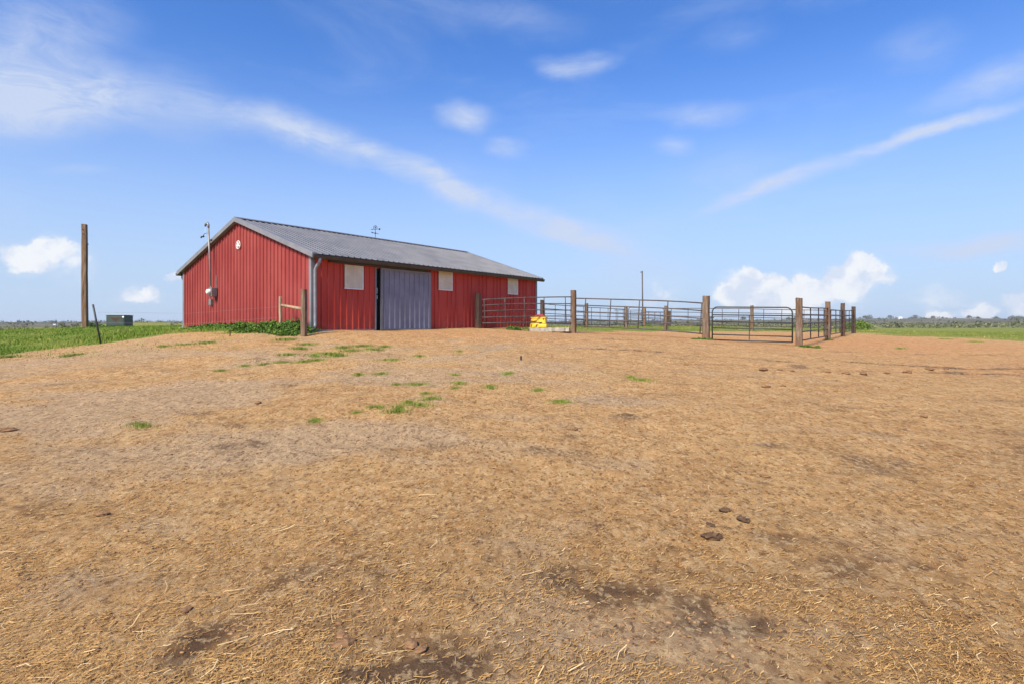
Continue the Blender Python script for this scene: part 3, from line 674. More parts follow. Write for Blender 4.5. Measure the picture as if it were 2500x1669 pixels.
panel(PZ['R'], PZ['S1'], (749.5, 832), (754, 820), 'pipe panel joining the gate hinge post to the next timber post', (.34, .62, .84), r=.023)
panel(PZ['S1'], PZ['S2'], (757, 818), (758.5, 811), 'short pipe panel third along the side fence from the gate', (.18, .5, .78))
panel(PZ['S2'], PZ['S3'], (758.5, 811), (758.5, 807), 'last side pipe panel running up to the dark corner post', (.25, .55, .8))
panel(PZ['B1'], PZ['B2'], (742, 789), (750.2, 793), 'far pipe panel behind the tall post by the waterer', (.05, .28, .5, .73, .93), r=.02)
panel(PZ['B2'], PZ['B3'], (750.8, 793), (755.5, 793.5), 'far pipe panel ending at the far pen gate', (.12, .33, .53, .74, .93), r=.02)
panel(PZ['B4'], PZ['B5'], (753.5, 789), (754, 796.5), 'far pipe panel behind the thick gate latch post', (.06, .26, .45, .66, .85), r=.022)
panel(PZ['B5'], PZ['S3'], (754.5, 797), (759.5, 803), 'far pipe panel between the thin back post and the pen corner', (.12, .3, .52, .72, .9), r=.022)
panel((1500, 52), PZ['Q1'], (757.5, 790), (757.8, 791), 'distant pipe panel ending at the greyish post by the tall thin pole', (.12, .55, .9), r=.024)
panel(PZ['Q1'], PZ['Q2'], (761, 791), (762.5, 793), 'distant pipe panel between the greyish post and the faded post', (.15, .38, .6, .82), r=.026)
# gates
def gate(A, B, ya, yb, ks, label, r=.026, m='gate', rad=.2, brace=.48):
    a0, a1 = Vector(wp(A[0], ya[0], A[1])), Vector(wp(A[0], ya[1], A[1])); b0, b1 = Vector(wp(B[0], yb[0], B[1])), Vector(wp(B[0], yb[1], B[1]))
    root = empty('tube_gate', (a1.x, a1.y, gz(a1.x, a1.y))); bpy.context.view_layer.update(); root['_wm'] = 1; tag(root, label, 'gate')
    e = (b0-a0).normalized(); P = [a1]
    for q in np.linspace(0, math.pi/2, 6): P.append(a0+e*rad*(1-math.cos(q))-U3*rad*(1-math.sin(q)))
    for q in np.linspace(0, math.pi/2, 6): P.append(b0-e*rad*(1-math.sin(q))-U3*rad*(1-math.cos(q)))
    P.append(b1); MB().tube(P, r, 9).build('frame', m, root, 0, True); MB().tube([a1, b1], r*.95, 9).build('bottom_rail', m, root, 0, True)
    for k in ks: MB().tube([a0.lerp(a1, k), b0.lerp(b1, k)], r*.85, 8).build('rail', m, root, 0, True)
    if brace: MB().tube([a0.lerp(b0, brace).lerp(a1.lerp(b1, brace), ks[0]), a1.lerp(b1, brace)], r*.7, 7).build('brace', m, root)
    return root, a0, a1, b0, b1
g, a0, a1, b0, b1 = gate((1739, 21.85), (1934.5, 20.35), (750, 829), (751.2, 835.3), (.24, .45, .64, .84), 'dark tube gate with rounded top corners between two timber posts')
e = (b0-a0).normalized()
for q in (.06, .25, .5): MB().tube([b0.lerp(b1, q)+e*.0, b0.lerp(b1, q)+e*.13], .02, 7).build('hinge', 'black', g)
MB().tube([a0.lerp(a1, .33)-e*.14, a0.lerp(a1, .33)+e*.06], .022, 7).build('latch', 'black', g)
MB().tube([a0.lerp(a1, .33)-e*.02-U3*.06, a0.lerp(a1, .33)-e*.02+U3*.05], .018, 6).build('latch_chain', 'black', g)
gate((1534, 40.7), (1621, 38.2), (750.8, 792.5), (752.5, 797), (.27, .46, .62, .8), 'far light tube gate hanging inside the pen between timber posts', .022, 'pipe', .22, 0)
# tall thin pole far back
x, y, z = wp(1568, 662, 50.6); zb = gz(x, y); o = MB().tube([(0, 0, -.3), (-.02, 0, 2), (-.05, 0, z-zb)], [.07, .06, .055], 8).add([], []).build('thin_pole', 'pipe', None, 0, True)
o.location = (x+.05, y, zb); tag(o, 'tall thin dark pole standing beyond the pipe fence', 'pole')
MB().tube([(-.05, 0, z-zb-.12), (-.22, 0, z-zb-.10)], .035, 6).build('pole_bracket', 'black', o)
# big wooden pole on the left
o = post(207.3, 801, 548, 28.0, .25, 'tall bare timber pole standing on the grass bank', 'timber_pole', 'pole', .25, (-.004, 0), .35, 'pole', None, 3, .9)
zt = H+(YH-548)/F*28-o.location.z
for dz in (.28, .48): MB().tube([(-.05, -.15, zt-dz), (-.05, .15, zt-dz)], .022, 6).build('bolt', 'black', o)
MB().box((.085, -.10, zt-.98), (.135, -.04, zt-.45)).build('strap', 'black', o); MB().box((.08, -.13, zt-1.02), (.16, -.03, zt-.96)).build('strap_end', 'black', o)
# leaning steel post at the edge of the bank
x, y = (248.5-1250)/F*17.5, 17.5; zb = gz(x, y); top = wp(226.8, 743.5, 17.3); o = MB().tube([Vector((.03, 0, -.3)), Vector(top)-Vector((x, y, zb))], .027, 8).build('leaning_post', 'black', None, 0, True)
o.location = (x, y, zb); tag(o, 'thin dark steel post leaning at the edge of the grass bank', 'post')
# corner rail fence by the barn
o1 = post(742, 822.6, 706, 16.2, .165, 'square timber post by the barn corner carrying a short rail', m='tie', rz=-TH+.2)
o2 = post(685, 813.4, 725, 17.3, .085, 'slim grey wooden post joined by a short rail near the barn gable', m='greypost', wy=.085)
p = Vector(wp(688, 745.7, 17.28)); q = Vector(wp(737.5, 754.6, 16.25)); o = MB().tube([(0, 0, 0), q-p], [.042, .048], 8).build('wooden_rail', 'greypost', None, 0, True); o.location = p
tag(o, 'short pale wooden rail fixed between two posts by the barn corner', 'rail')
x, y, z = wp(561, 822, 16.9); st = MB().tube([(0, 0, -.2), (.01, 0, .16)], .018, 6).build('steel_stake', 'rust'); st.location = (x, y, gz(x, y)); tag(st, 'short rusty stake in the dirt below the barn gable weeds', 'stake')
for ya, yb_, nm in ((749, 775, 'upper'), (775, 800, 'lower')):
    a = Vector(wp(684, ya, 17.3)); b = Vector(wp(240, yb_-12, 17.45)); o = MB().tube([Vector((0, 0, 0)), (b-a)*.5-Vector((0, 0, .12)), b-a], .0025, 4).build('fence_wire', 'conduit'); o.location = a
    tag(o, nm+' thin slack wire running from the slim grey post to the leaning post', 'wire')
x, y, z = at_px(1272, 880); o = MB().tube([(0, 0, -.15), (0, 0, .10)], [.022, .020], 8).build('steel_stub', 'black'); o.location = (x, y, z); tag(o, 'short black steel stub sticking out of the open dirt', 'stub')

# ------------------------------------------------------------------ waterer and its pad
pz = H+(YH-800.3)/F*24.0
pad = MB(); q = [wp(1292, 800, 23.35)[:2], wp(1390, 800, 23.45)[:2], wp(1388, 800, 25.2)[:2], wp(1296, 800, 25.2)[:2]]
n = 14; top = []
edge = [(q[i][0]*(1-t)+q[(i+1) % 4][0]*t, q[i][1]*(1-t)+q[(i+1) % 4][1]*t) for i in range(4) for t in np.linspace(0, 1, n, endpoint=False)]
pr = random.Random(5); cx = sum(a for a, b in edge)/len(edge); cy = sum(b for a, b in edge)/len(edge)
jit = [(pr.uniform(-.03, .03), pr.uniform(-.03, .03)) for _ in edge]
pad.rings([[(a+jx-cx, b+jy-cy, z+pr.uniform(-.008, .008)) for (a, b), (jx, jy) in zip(edge, jit)] for z in (-.16, -.012, 0.0)])
o = pad.build('concrete_pad', 'concrete'); o.location = (cx, cy, pz); tag(o, 'rough concrete slab with eroded edge under the yellow waterer', 'slab')
wx, wy = (1316-1250)/F*23.85, 23.85; wt = empty('livestock_waterer', (wx, wy, pz), -.25); wt.scale = (1.06, 1, .80); tag(wt, 'yellow plastic livestock waterer with a red domed lid', 'waterer')
mb = MB(); rs = []
for z, a, b in ((0, .33, .26), (.03, .345, .275), (.20, .335, .27), (.21, .32, .255), (.50, .30, .24), (.515, .33, .265), (.56, .325, .26)):
    rs.append([(a*math.copysign(abs(math.cos(t))**.35, math.cos(t)), b*math.copysign(abs(math.sin(t))**.35, math.sin(t)), z) for t in np.linspace(0, 2*math.pi, 28, endpoint=False)])
body = mb.rings(rs).build('body', 'yellow', wt)
MB().box((.02, -.335, .02), (.36, -.25, .19)).build('access_panel', 'yellow', body, .03)
MB().box((-.31, -.272, .33), (-.06, -.243, .36)).build('drip_slot', 'black', body, .004)
for xx in (-.27, -.06): MB().box((xx, -.283, .03), (xx+.025, -.262, .17)).build('rib_slot', 'gutter', body, .003)
MB().box((.20, -.272, .42), (.225, -.243, .52)).build('lid_catch', 'gutter', body, .003)
MB().box((.08, -.275, .205), (.33, -.25, .22)).build('panel_gap', 'gutter', body, .002)
lid = MB(); rs = []
for k in np.linspace(0, 1, 7):
    a = math.cos(k*math.pi/2*.97); rs.append([(.02+.235*a*math.copysign(abs(math.cos(t))**.7, math.cos(t))+.03*k, .215*a*math.copysign(abs(math.sin(t))**.7, math.sin(t)), .56+.145*math.sin(k*math.pi/2)) for t in np.linspace(0, 2*math.pi, 24, endpoint=False)])
lid.rings(rs).build('lid', 'redlid', wt, 0, True)
# ------------------------------------------------------------------ transformer cabinet on the bank
Zt = 36.0; x0 = (261.5-1250)/F*Zt; zt = H+(YH-800)/F*Zt; tb = empty('transformer_cabinet', ((282-1250)/F*Zt, Zt+.4, zt), .10); tag(tb, 'dark green metal utility cabinet on a concrete base in the grass', 'cabinet')
MB().box((-.56, -.48, 0.05), (.55, .48, .76)).build('cabinet', 'dkgreen', tb, .03); MB().box((-.60, -.52, -.3), (.59, .52, .048)).build('concrete_base', 'concrete', tb, .01)
ld = MB().box((-.58, -.51, .765), (.57, .5, .80)).build('lid', 'dkgreen', tb, .012)
MB().box((-.30, -.497, .14), (.50, -.483, .70)).build('door', 'dkgreen', tb, .006)
MB().tube([(.47, -.49, .68), (.47, -.505, .68)], .06, 12).build('sticker', 'white', tb)
MB().add([(-.28, -.501, .60), (.38, -.501, .60), (.05, -.501, .36), (-.28, -.4985, .60), (.38, -.4985, .60), (.05, -.4985, .36)], [(0, 2, 1), (3, 4, 5), (0, 1, 4, 3), (1, 2, 5, 4), (2, 0, 3, 5)]).build('warning_mark', 'rust', tb)

# ------------------------------------------------------------------ vegetation
def blades(pts, h, wd, lean, rv):
    n = len(pts); a = RNG.uniform(0, 2*math.pi, n); h = h*RNG.uniform(.5, 1.15, n)
    ux, uy = np.cos(a)*wd/2, np.sin(a)*wd/2; la = RNG.uniform(0, 2*math.pi, n); lx, ly = np.cos(la)*h*lean*RNG.uniform(.2, 1, n), np.sin(la)*h*lean*RNG.uniform(.2, 1, n)
    V = np.empty((n, 5, 3)); x, y, z = pts.T
    V[:, 0] = np.c_[x-ux, y-uy, z-.01]; V[:, 1] = np.c_[x+ux, y+uy, z-.01]
    V[:, 2] = np.c_[x+ux*.75+lx*.35, y+uy*.75+ly*.35, z+h*.6]; V[:, 3] = np.c_[x-ux*.75+lx*.35, y-uy*.75+ly*.35, z+h*.6]; V[:, 4] = np.c_[x+lx, y+ly, z+h]
    k = np.arange(n)[:, None]*5; Fc = np.concatenate([k+np.array([[0, 1, 2]]), k+np.array([[0, 2, 3]]), k+np.array([[3, 2, 4]])], 1).reshape(-1, 3)
    return V.reshape(-1, 3), Fc, np.repeat(rv, 5)
def barn_out(x, y, m=.12):
    u = (x-C0[0])*GG[0]+(y-C0[1])*GG[1]; v = (x-C0[0])*DD[0]+(y-C0[1])*DD[1]; return ~((u > -m) & (u < BW+m) & (v > -m) & (v < BL+m))
def grass_field(name, x, y, h, wd, m, label, thr=.3, tall=None):
    g = masks(x, y)[0]; keep = (g+RNG.uniform(-.35, .35, len(x)) > thr) & barn_out(x, y); x, y = x[keep], y[keep]; g = g[keep]
    cl = np.clip(.75+1.3*fbm(x/.9, y/.9, 101, 3), .25, 1.7)*(.45+.55*g)
    r = np.hypot(x, y); rv = np.clip(RNG.uniform(0, .8, len(x))*.6+.25+.8*fbm(x/1.6, y/1.6, 111, 3)+(g < .6)*.25, 0, 1)
    hh = h*cl if tall is None else h*cl*tall(x, y)
    V, Fc, rv = blades(np.c_[x, y, ground_z(x, y)], hh, wd*(1+r/60), .6, rv); o = link(name, mesh_np(name, V, Fc, 3, rv), m); tag(o, label, 'grass', kind='stuff'); return o
N = 95000; Z = 13.5+RNG.power(.8, N)*24; X = -6-RNG.random(N)*np.maximum(1, Z*1.15-6)
grass_field('bank_grass', X, Z, .10, .011, 'grass', 'lush green grass covering the bank beside the barn', tall=lambda x, y: np.clip(1.5-np.hypot(x, y)/42, .45, 1.0))
N = 60000; Z = np.exp(RNG.uniform(np.log(24), np.log(120), N)); X = Z*RNG.uniform(-.05, 1.15, N)
k = ~(inpoly(X, Z, np.array([wp(1400, 800, 24)[:2], wp(1724, 800, 22)[:2], wp(1951, 800, 20.2)[:2], wp(2084, 800, 36)[:2], (16, 38), (8, 38), (3, 30)])) & (RNG.random(N) < .75))
grass_field('field_grass', X[k], Z[k], .10, .016, 'fieldgrass', 'short yellow-green field grass beyond the pen and dirt yard', .42)
N = 26000; Z = np.exp(RNG.uniform(np.log(38), np.log(150), N)); X = -Z*RNG.uniform(.0, 1.2, N)
grass_field('prairie_grass', X, Z, .13, .03, 'fieldgrass', 'rough prairie grass beyond the bank and the barn', .35)
# leafy weeds: clump meshes of many small leaves
def leafcloud(n, rx, ry, h, leaf, seed, droop=.5, low=0.0):
    g = np.random.default_rng(seed); a = g.uniform(0, 2*math.pi, n); rr = np.sqrt(g.random(n)); zz = g.random(n)**.8
    f = np.sqrt(np.clip(1-zz**2, 0, 1))*.75+.35; lump = 1+.25*np.sin(a*3+seed)+.2*np.sin(a*5+2*seed)
    c = np.c_[np.cos(a)*rr*rx*f*lump, np.sin(a)*rr*ry*f*lump, low+zz*h*(.8+.4*g.random(n))*(1-.25*rr*lump)]
    d1 = g.normal(size=(n, 3)); d1[:, 2] *= droop; d1 /= np.linalg.norm(d1, axis=1)[:, None]; d2 = np.cross(d1, g.normal(size=(n, 3))); d2 /= np.linalg.norm(d2, axis=1)[:, None]
    L = leaf*g.uniform(.5, 1.2, n)[:, None]; V = np.empty((n, 4, 3)); V[:, 0] = c-d1*L; V[:, 1] = c+d2*L*.45; V[:, 2] = c+d1*L; V[:, 3] = c-d2*L*.45
    rv = np.repeat(np.clip(g.uniform(0, .9, n)*.8+.12*np.sin(c[:, 0]*6/rx)+.05, 0, 1), 4)
    return V.reshape(-1, 3), np.arange(n*4).reshape(-1, 4), rv
def merged(parts):
    Vs, Fs, Rs, k = [], [], [], 0
    for (V, Fc, rv), off in parts: Vs.append(V+np.asarray(off)); Fs.append(Fc+k); Rs.append(rv); k += len(V)
    return np.vstack(Vs), np.vstack(Fs), np.concatenate(Rs)
parts = []
for i in range(150):
    s = rnd.random()**1.05*7.3; dep = rnd.uniform(.12, .95)*(1.0-.08*s+.15*math.sin(s*3)); hh = rnd.uniform(.18, .40)*(1.12-.10*s)
    if s < .9: dep = rnd.uniform(.1, .85)
    p = C0+GG*s-DD*dep; parts.append((leafcloud(170, rnd.uniform(.20, .36), rnd.uniform(.18, .3), max(hh, .12), .048, i), (p[0], p[1], gz(p[0], p[1])-.02)))
for i in range(26):
    p = C0+GG*rnd.uniform(-.35, .5)-DD*rnd.uniform(.1, 1.0); parts.append((leafcloud(150, .24, .2, rnd.uniform(.12, .34), .045, 300+i), (p[0], p[1], gz(p[0], p[1])-.02)))
V, Fc, rv = merged(parts); o = link('gable_weeds', mesh_np('gable_weeds', V, Fc, 4, rv), 'weed'); tag(o, 'dense dark green leafy weeds along the foot of the barn gable', 'weeds', kind='stuff')
def weed_clump(px, py, n, sp, h, label, Zf=None):
    x, y, z = at_px(px, py) if Zf is None else (*[(px-1250)/F*Zf, Zf], gz((px-1250)/F*Zf, Zf)); parts = []
    for i in range(n): 
        a, b = rnd.uniform(-sp, sp), rnd.uniform(-.18, .18); parts.append((leafcloud(110, .16, .14, h*rnd.uniform(.5, 1.1), .036, int(px)+i), (a, b, gz(x+a, y+b)-z-.01)))
    V, Fc, rv = merged(parts); o = link('weed_clump', mesh_np('weed_clump', V, Fc, 4, rv), 'weed'); o.location = (x, y, z); tag(o, label, 'weeds'); return o
weed_clump(1272, 812, 9, .45, .17, 'dark green weed clump at the near edge of the concrete slab', 22.95)
weed_clump(1713, 838, 7, .35, .10, 'low green weeds at the foot of the gate latch post', 21.5)
weed_clump(1978, 852, 7, .30, .12, 'low green weeds at the foot of the gate hinge post', 19.8)
weed_clump(2022, 831, 4, .25, .09, 'dark weeds at the foot of the post behind the gate hinge post', 25.7)
weed_clump(1576, 797.5, 5, .4, .35, 'green weeds at the foot of the tall thin pole', 49.6)
weed_clump(226, 802, 5, .35, .30, 'dark weeds at the foot of the tall timber pole', 28.3)
weed_clump(260, 802, 4, .3, .25, 'dark weeds beside the green utility cabinet', 35.6)
# tufts in the dirt
tm = []
for s in range(5):
    n = 260; a = RNG.uniform(0, 6.28, n); r = np.abs(RNG.normal(0, .11, n)); cx = np.where(RNG.random(n) < .4, .13*((s % 3)-1), 0)
    P = np.c_[np.cos(a)*r*1.3+cx, np.sin(a)*r*.9, np.zeros(n)]; V, Fc, rv = blades(P, np.full(n, .052), .007, 1.2, RNG.uniform(.15, .78, n)); me = mesh_np('grass_tuft', V, Fc, 3, rv); me.materials.append(M['tuft']); tm.append(me)
TU = [(1026,938,1.2),(1121,938,.9),(1196,947,1),(1317,949,.8),(1367,977,1.1),(1568,929,1.3),(1540,920,.7),(1244,911,1),(958,877,1.4),(1023,868,1.2),(1123,857,.9),(931,911,1.1),(1060,976,1),(1026,991,1.2),(997,986,.9),(973,998,1.1),(971,1007,1.1),(924,998,.8),(1113,916,.7),(968,940,.7),(1108,950,.6),(1040,964,.6),
 (347,1040,1.2),(770,1024,.9),(510,836,2.2),(448,840,1.6),(402,844,1.5),(165,869,1.5),(184,865,1.8),(705,867,1.6),(797,863,2),(824,865,2),(644,887,1.1),(743,882,1.5),(778,880,1.5),(598,886,1.2),(839,850,2),(881,846,1.8),(686,884,1.1),(766,867,1.8),(877,911,.9),(23,871,2),(870,1007,.5),(536,900,.9),(751,838,2.4),(709,827,2.4),(860,856,1.5),(905,852,1.6),(730,852,1.8),(1730,826,1.4),(2200,850,1.5),(2380,833,2.5),(2300,826,2.2),(940,846,1.3)]
TL = {(347,1040): 'lone grass tuft on bare dirt well in front of the green bank', (1568,929): 'lone thick grass tuft on the dirt in front of the long sloping pipe panel', (1540,920): 'tiny tuft beside the lone thick tuft in front of the pipe panel',
      (1244,911): 'pale grass tuft just in front of the short black steel stub', (770,1024): 'lone small tuft on bare dirt in front of the thin green patch', (1367,977): 'lone grass tuft on the dirt in front of the yellow waterer', (1730,826): 'grass tuft just beside the thick gate latch post'}
for i, (px, py, s) in enumerate(TU):
    x, y, z = at_px(px, py+2); o = empty('grass_tuft', (x, y, float(ground_z(x, y)[0])), (i*2.4) % 6.28); o.scale = (s*.80, s*.70, .6+.3*s)
    link('blades', tm[i % 5], None, o)['kind'] = 'stuff'
    lab = TL.get((px, py)) or ('low grass tuft at the bare dirt edge below the green bank' if px < 545 else 'grass tuft in the thin green patch before the barn corner and sliding door' if py < 895 and px < 960
          else 'grass tuft near the fringe of the field beside the pen' if px > 1700 else 'small grass tuft in the open middle of the dirt yard before the barn')
    tag(o, lab, 'grass tuft', 'grass tufts in the dirt yard')

# ------------------------------------------------------------------ straw and clods on the yard
def straw_layer(name, N, zlo, zhi, pw, lmin, lmax, wd, bias, label, hmax=.012):
    u = RNG.random(N); Z = (zlo**-pw+u*(zhi**-pw-zlo**-pw))**(-1/pw); X = Z*RNG.uniform(-1.25, 1.25, N)
    g, red, grey, dark = masks(X, Z); d = .72+.9*fbm(X/.55, Z/.4, 121, 4)-.45*grey-.4*red-.85*np.clip(dark*1.5-.3, 0, 1); k = (RNG.random(N) < np.clip(d, .06, 1)) & (g < .3); X, Z = X[k], Z[k]; n = len(X)
    L = np.exp(RNG.uniform(np.log(lmin), np.log(lmax), n)); a = RNG.uniform(0, math.pi, n); wv = wd*RNG.uniform(.6, 1.3, n)*(1+Z/18)
    bend = RNG.normal(0, .55, n); z0 = ground_z(X, Z)+.004; tilt = RNG.normal(0, .26, n)
    V = np.empty((n, 6, 3)); px, py = -np.sin(a), np.cos(a)
    for i, t in enumerate((-.5, 0., .5)):
        cxx = X+np.cos(a)*L*t+px*bend*L*(.25-t*t); cyy = Z+np.sin(a)*L*t+py*bend*L*(.25-t*t); cz = z0+np.maximum(0, tilt*L*t*.7+RNG.uniform(0, .006, n)+(.25-t*t)*np.abs(bend)*L*.35)
        V[:, i*2] = np.c_[cxx-px*wv/2, cyy-py*wv/2, cz]; V[:, i*2+1] = np.c_[cxx+px*wv/2, cyy+py*wv/2, cz+wv*.35]
    kk = np.arange(n)[:, None]*6; Fc = np.concatenate([kk+np.array([[0, 2, 3, 1]]), kk+np.array([[2, 4, 5, 3]])], 1).reshape(-1, 4)
    rv = np.clip(bias+RNG.normal(0, .24, n), 0, 1); o = link(name, mesh_np(name, V.reshape(-1, 3), Fc, 4, np.repeat(rv, 6)), 'straw'); tag(o, label, 'straw', kind='stuff')
straw_layer('straw_litter', 210000, 1.5, 14, 1.0, .012, .05, .0026, .45, 'fine trampled straw litter spread over the dirt yard')
straw_layer('long_straw', 2200, 1.5, 8, 1.3, .06, .16, .0030, .80, 'long pale straw stalks lying loose on the dirt yard')
def clods(name, N, zlo, zhi, smin, smax, label):
    t = (1+5**.5)/2; iv = np.array([(-1,t,0),(1,t,0),(-1,-t,0),(1,-t,0),(0,-1,t),(0,1,t),(0,-1,-t),(0,1,-t),(t,0,-1),(t,0,1),(-t,0,-1),(-t,0,1)])/1.9
    fi = np.array([(0,11,5),(0,5,1),(0,1,7),(0,7,10),(0,10,11),(1,5,9),(5,11,4),(11,10,2),(10,7,6),(7,1,8),(3,9,4),(3,4,2),(3,2,6),(3,6,8),(3,8,9),(4,9,5),(2,4,11),(6,2,10),(8,6,7),(9,8,1)])
    Z = zlo*(zhi/zlo)**(RNG.random(N)**.8); X = Z*RNG.uniform(-1.2, 1.2, N); g, red, grey, dark = masks(X, Z); k = (g < .35) & (RNG.random(N) < np.clip(.30+1.4*fbm(X/.7, Z/.5, 131, 4)-.35*np.clip(dark*1.5-.4, 0, 1), .02, 1)) & barn_out(X, Z); X, Z = X[k], Z[k]; n = len(X)
    s = np.exp(RNG.uniform(np.log(smin), np.log(smax), n))*(1+Z/22); V = iv[None]*(1+RNG.uniform(-.3, .3, (n, 12, 1)))*s[:, None, None]*np.stack([RNG.uniform(.8, 1.6, n), RNG.uniform(.7, 1.2, n), RNG.uniform(.35, .7, n)], -1)[:, None, :]
    V = V+np.c_[X, Z, ground_z(X, Z)+s*.12][:, None, :]; Fc = (np.arange(n)[:, None, None]*12+fi[None]).reshape(-1, 3)
    o = link(name, mesh_np(name, V.reshape(-1, 3), Fc, 3, np.repeat(np.clip(RNG.normal(.5, .28, n), 0, 1), 12)), 'clod'); tag(o, label, 'clods', kind='stuff')
clods('crumbled_soil', 26000, 1.8, 26, .004, .011, 'small crumbs and clods of dry soil over the yard')
# larger lumps one can pick out
lump = []
for s in range(4):
    g = np.random.default_rng(50+s); mb = MB(); rs = []; nn = 10
    for j, ph in enumerate(np.linspace(.12, math.pi-.12, 7)):
        rs.append([((math.cos(a)*math.sin(ph))*(1+g.uniform(-.22, .22)), math.sin(a)*math.sin(ph)*.8*(1+g.uniform(-.22, .22)), -math.cos(ph)*.55*(1+g.uniform(-.15, .15))) for a in np.linspace(0, 2*math.pi, nn, endpoint=False)])
    mb.rings(rs); me = bpy.data.meshes.new('dirt_clod'); me.from_pydata(mb.v, [], mb.f); me.update(); a = me.attributes.new('rv', 'FLOAT', 'POINT'); a.data.foreach_set('value', g.uniform(0, .5, len(mb.v)).astype(np.float32)); me.materials.append(M['clod']); lump.append(me)
CL = [(1740,1312,.06),(1815,1268,.05),(1770,1245,.04),(1735,1280,.035),(838,1585,.045),(1004,1580,.035),(1027,1597,.03),(835,1555,.03),(1864,906,.10),(1905,906,.05),(1935,908,.05),(2065,912,.07),(2108,913,.08),(2022,911,.05),(2165,912,.05),(2215,910,.09),(2270,903,.08),(2310,900,.06),(2125,886,.07),(2080,885,.05),(1868,1160,.035),(1403,1043,.04),(1870,945,.06),(2255,1020,.05),(1912,942,.04),(455,1490,.03),(250,1255,.04),(630,985,.06),(20,1052,.07)]
for i, (px, py, s) in enumerate(CL):
    dk = 1700 < px < 1850 and py > 1200; me_ = lump[i % 4]
    if dk: me_ = me_.copy(); [setattr(v, 'co', v.co*random.Random(v.index*7+i).uniform(.62, 1.25)) for v in me_.vertices]; me_.materials.clear(); me_.materials.append(M['manure'])
    x, y, z = at_px(px, py); o = link('manure_clump' if dk else 'dirt_clod', me_, None); o.location = (x, y, float(ground_z(x, y)[0])+s*.22); o.scale = (s*1.25, s, s*.75); o.rotation_euler = (0, 0, i*1.7)
    tag(o, 'dark dirt lump in the broken row along the wheel rut outside the gate' if py < 915 and px > 1800 else 'dark manure clump lying in the scattered straw of the open yard' if 1700 < px < 1850 and py > 1200
        else 'rounded brown lump in the thick straw near the dark wet patch' if 800 < px < 1040 and py > 1500 else 'single brown lump of dry dirt lying loose on the yard', 'clod', 'loose lumps on the yard')

# ------------------------------------------------------------------ far land
def clump_at(x, y, n, rx, h, leaf, seed): return (leafcloud(n, rx, rx, h, leaf, seed, 1.0), (x, y, float(ground_z(x, y, False)[0])-.1))
parts = []
for i in range(900):
    az = rnd.uniform(.20, 1.05) if i < 640 else rnd.uniform(-.25, .2); r = rnd.uniform(330, 560); h = rnd.uniform(1.4, 3.4)*(1 if az > .3 else .55)
    parts.append(clump_at(r*math.sin(az), r*math.cos(az), 26, rnd.uniform(1.8, 5), h, .8, i))
V, Fc, rv = merged(parts); o = link('distant_woodland', mesh_np('distant_woodland', V, Fc, 4, rv), 'scrub'); tag(o, 'grey-green belt of distant scrub woodland across the far field edge', 'woodland', kind='stuff')
parts = []
for i in range(420):
    az = rnd.uniform(-1.1, .1); r = rnd.uniform(75, 330); parts.append(clump_at(r*math.sin(az), r*math.cos(az), 22, rnd.uniform(.5, 1.6), rnd.uniform(.5, 1.3), .28, 2000+i))
V, Fc, rv = merged(parts); o = link('prairie_scrub', mesh_np('prairie_scrub', V, Fc, 4, rv), 'scrub'); tag(o, 'thin grey scrub scattered over the prairie behind the bank', 'scrub', kind='stuff')
parts = []
for i in range(700):
    az = rnd.uniform(-1.1, 1.1); r = rnd.uniform(650, 1800); parts.append(clump_at(r*math.sin(az), r*math.cos(az), 14, rnd.uniform(4, 11), rnd.uniform(2.0, 4.5), 1.8, 4000+i))
V, Fc, rv = merged(parts); o = link('hillside_brush', mesh_np('hillside_brush', V, Fc, 4, rv), 'tree'); tag(o, 'dark brush dotted over the far low hills', 'brush', kind='stuff')
def tree(name, px, Z, h, rx, leaf, n, m, label, seed, group=None, trunk=.25):
    x = (px-1250)/F*Z; zb = gz(x, Z); r = empty(name, (x, Z, zb)); V, Fc, rv = leafcloud(n, rx, rx, h*(1-trunk), leaf, seed, 1.0, h*trunk); link('crown', mesh_np('crown', V, Fc, 4, rv), m, r)
    tr = MB(); tr.tube([(0, 0, -.3), (.02*h, 0, h*.35), (0, 0, h*.7)], [.045*h, .035*h, .012*h], 6)
    for k in range(4): tr.tube([(0, 0, h*(.25+.08*k)), (math.cos(k*1.7)*rx*.5, math.sin(k*1.7)*rx*.5, h*(.5+.09*k))], [.02*h, .006*h], 5)
    tr.build('trunk', 'bark', r); tag(r, label, 'bush' if 'bush' in name else 'tree', group)
tree('green_bush', 2103, 88, 1.75, 1.5, .14, 1500, 'bush', 'bright green leafy bush beside the dark pen corner post', 901, None, .05)
tree('green_bush', 2075, 96, 1.6, 1.3, .14, 1100, 'bush', 'green bush partly hidden behind the pen corner post', 902, None, .05)
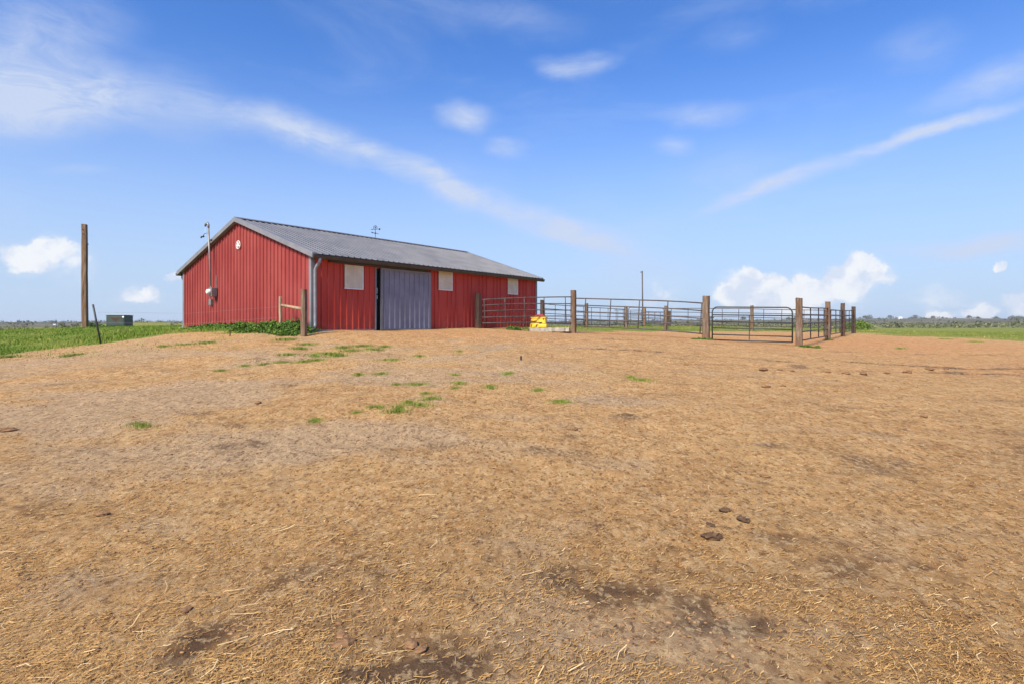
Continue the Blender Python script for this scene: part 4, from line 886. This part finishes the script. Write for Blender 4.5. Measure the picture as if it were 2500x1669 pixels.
for i, (px, s) in enumerate([(2112, 1.0), (2122, 1.2), (2173, 1.0), (2235, 1.1), (2278, .8), (2366, 1.0), (2388, .7), (2432, .9), (2470, 1.2), (2484, 1.2), (2495, 1.0), (1815, .9), (1925, .8), (1942, .7)]):
    tree('distant_tree', px, 1500, 9.5*s, 8*s, 1.6, 150, 'tree', 'tiny dark tree standing on the far hill skyline', 700+i, 'trees on the far skyline', .12)
for i, (px, Z, h) in enumerate([(36, 190, 1.9), (58, 170, 1.4), (185, 150, 1.2), (345, 160, 1.2), (358, 175, 1.4), (325, 140, 1.1)]):
    tree('distant_bush', px, Z, h, h*1.1, .22, 90, 'scrub', 'small grey bare-looking bush on the prairie behind the bank', 800+i, 'bushes on the prairie', .1)
def house(px, py, Z, wd, h, label):
    x = (px-1250)/F*Z; z = gz(x, Z); r = empty('far_house', (x, Z, z)); MB().box((-wd/2, 0, -1), (wd/2, wd*.5, h)).build('wall', 'house', r)
    MB().add([(-wd*.54, -.4, h), (wd*.54, -.4, h), (wd*.54, wd*.55, h), (-wd*.54, wd*.55, h), (-wd*.54, wd*.25, h*1.5), (wd*.54, wd*.25, h*1.5)], [(0, 1, 5, 4), (2, 3, 4, 5), (0, 4, 3), (1, 2, 5), (0, 3, 2, 1)]).build('roof', 'houseroof' if px < 1000 else 'house', r); tag(r, label, 'house')
house(2199, 787, 1050, 6, 3.0, 'tiny white house among scrub on the far wooded hillside')
house(133, 794, 620, 3.0, 1.3, 'tiny pale shed on the prairie near the tall timber pole')
house(408, 792, 700, 4.5, 1.6, 'tiny white building beyond the prairie beside the barn gable')
for o in bpy.data.objects:
    if '_wm' in o: del o['_wm']

# ------------------------------------------------------------------ air
hz = MB().box((-5600, -5600, -48), (5600, 5600, 34)).build('haze', None)
hm = bpy.data.materials.new('haze'); hm.use_nodes = True; hm.node_tree.nodes.clear(); hn = NT(hm.node_tree)
pv = hn.node('ShaderNodeVolumePrincipled', None, Color=(.86, .91, 1, 1), Density=.00012, Anisotropy=.2); ho = hn.node('ShaderNodeOutputMaterial'); hn.l.new(pv.outputs[0], ho.inputs['Volume'])
hz.data.materials.append(hm); tag(hz, 'thin pale haze in the air over the whole prairie', 'haze', kind='stuff')
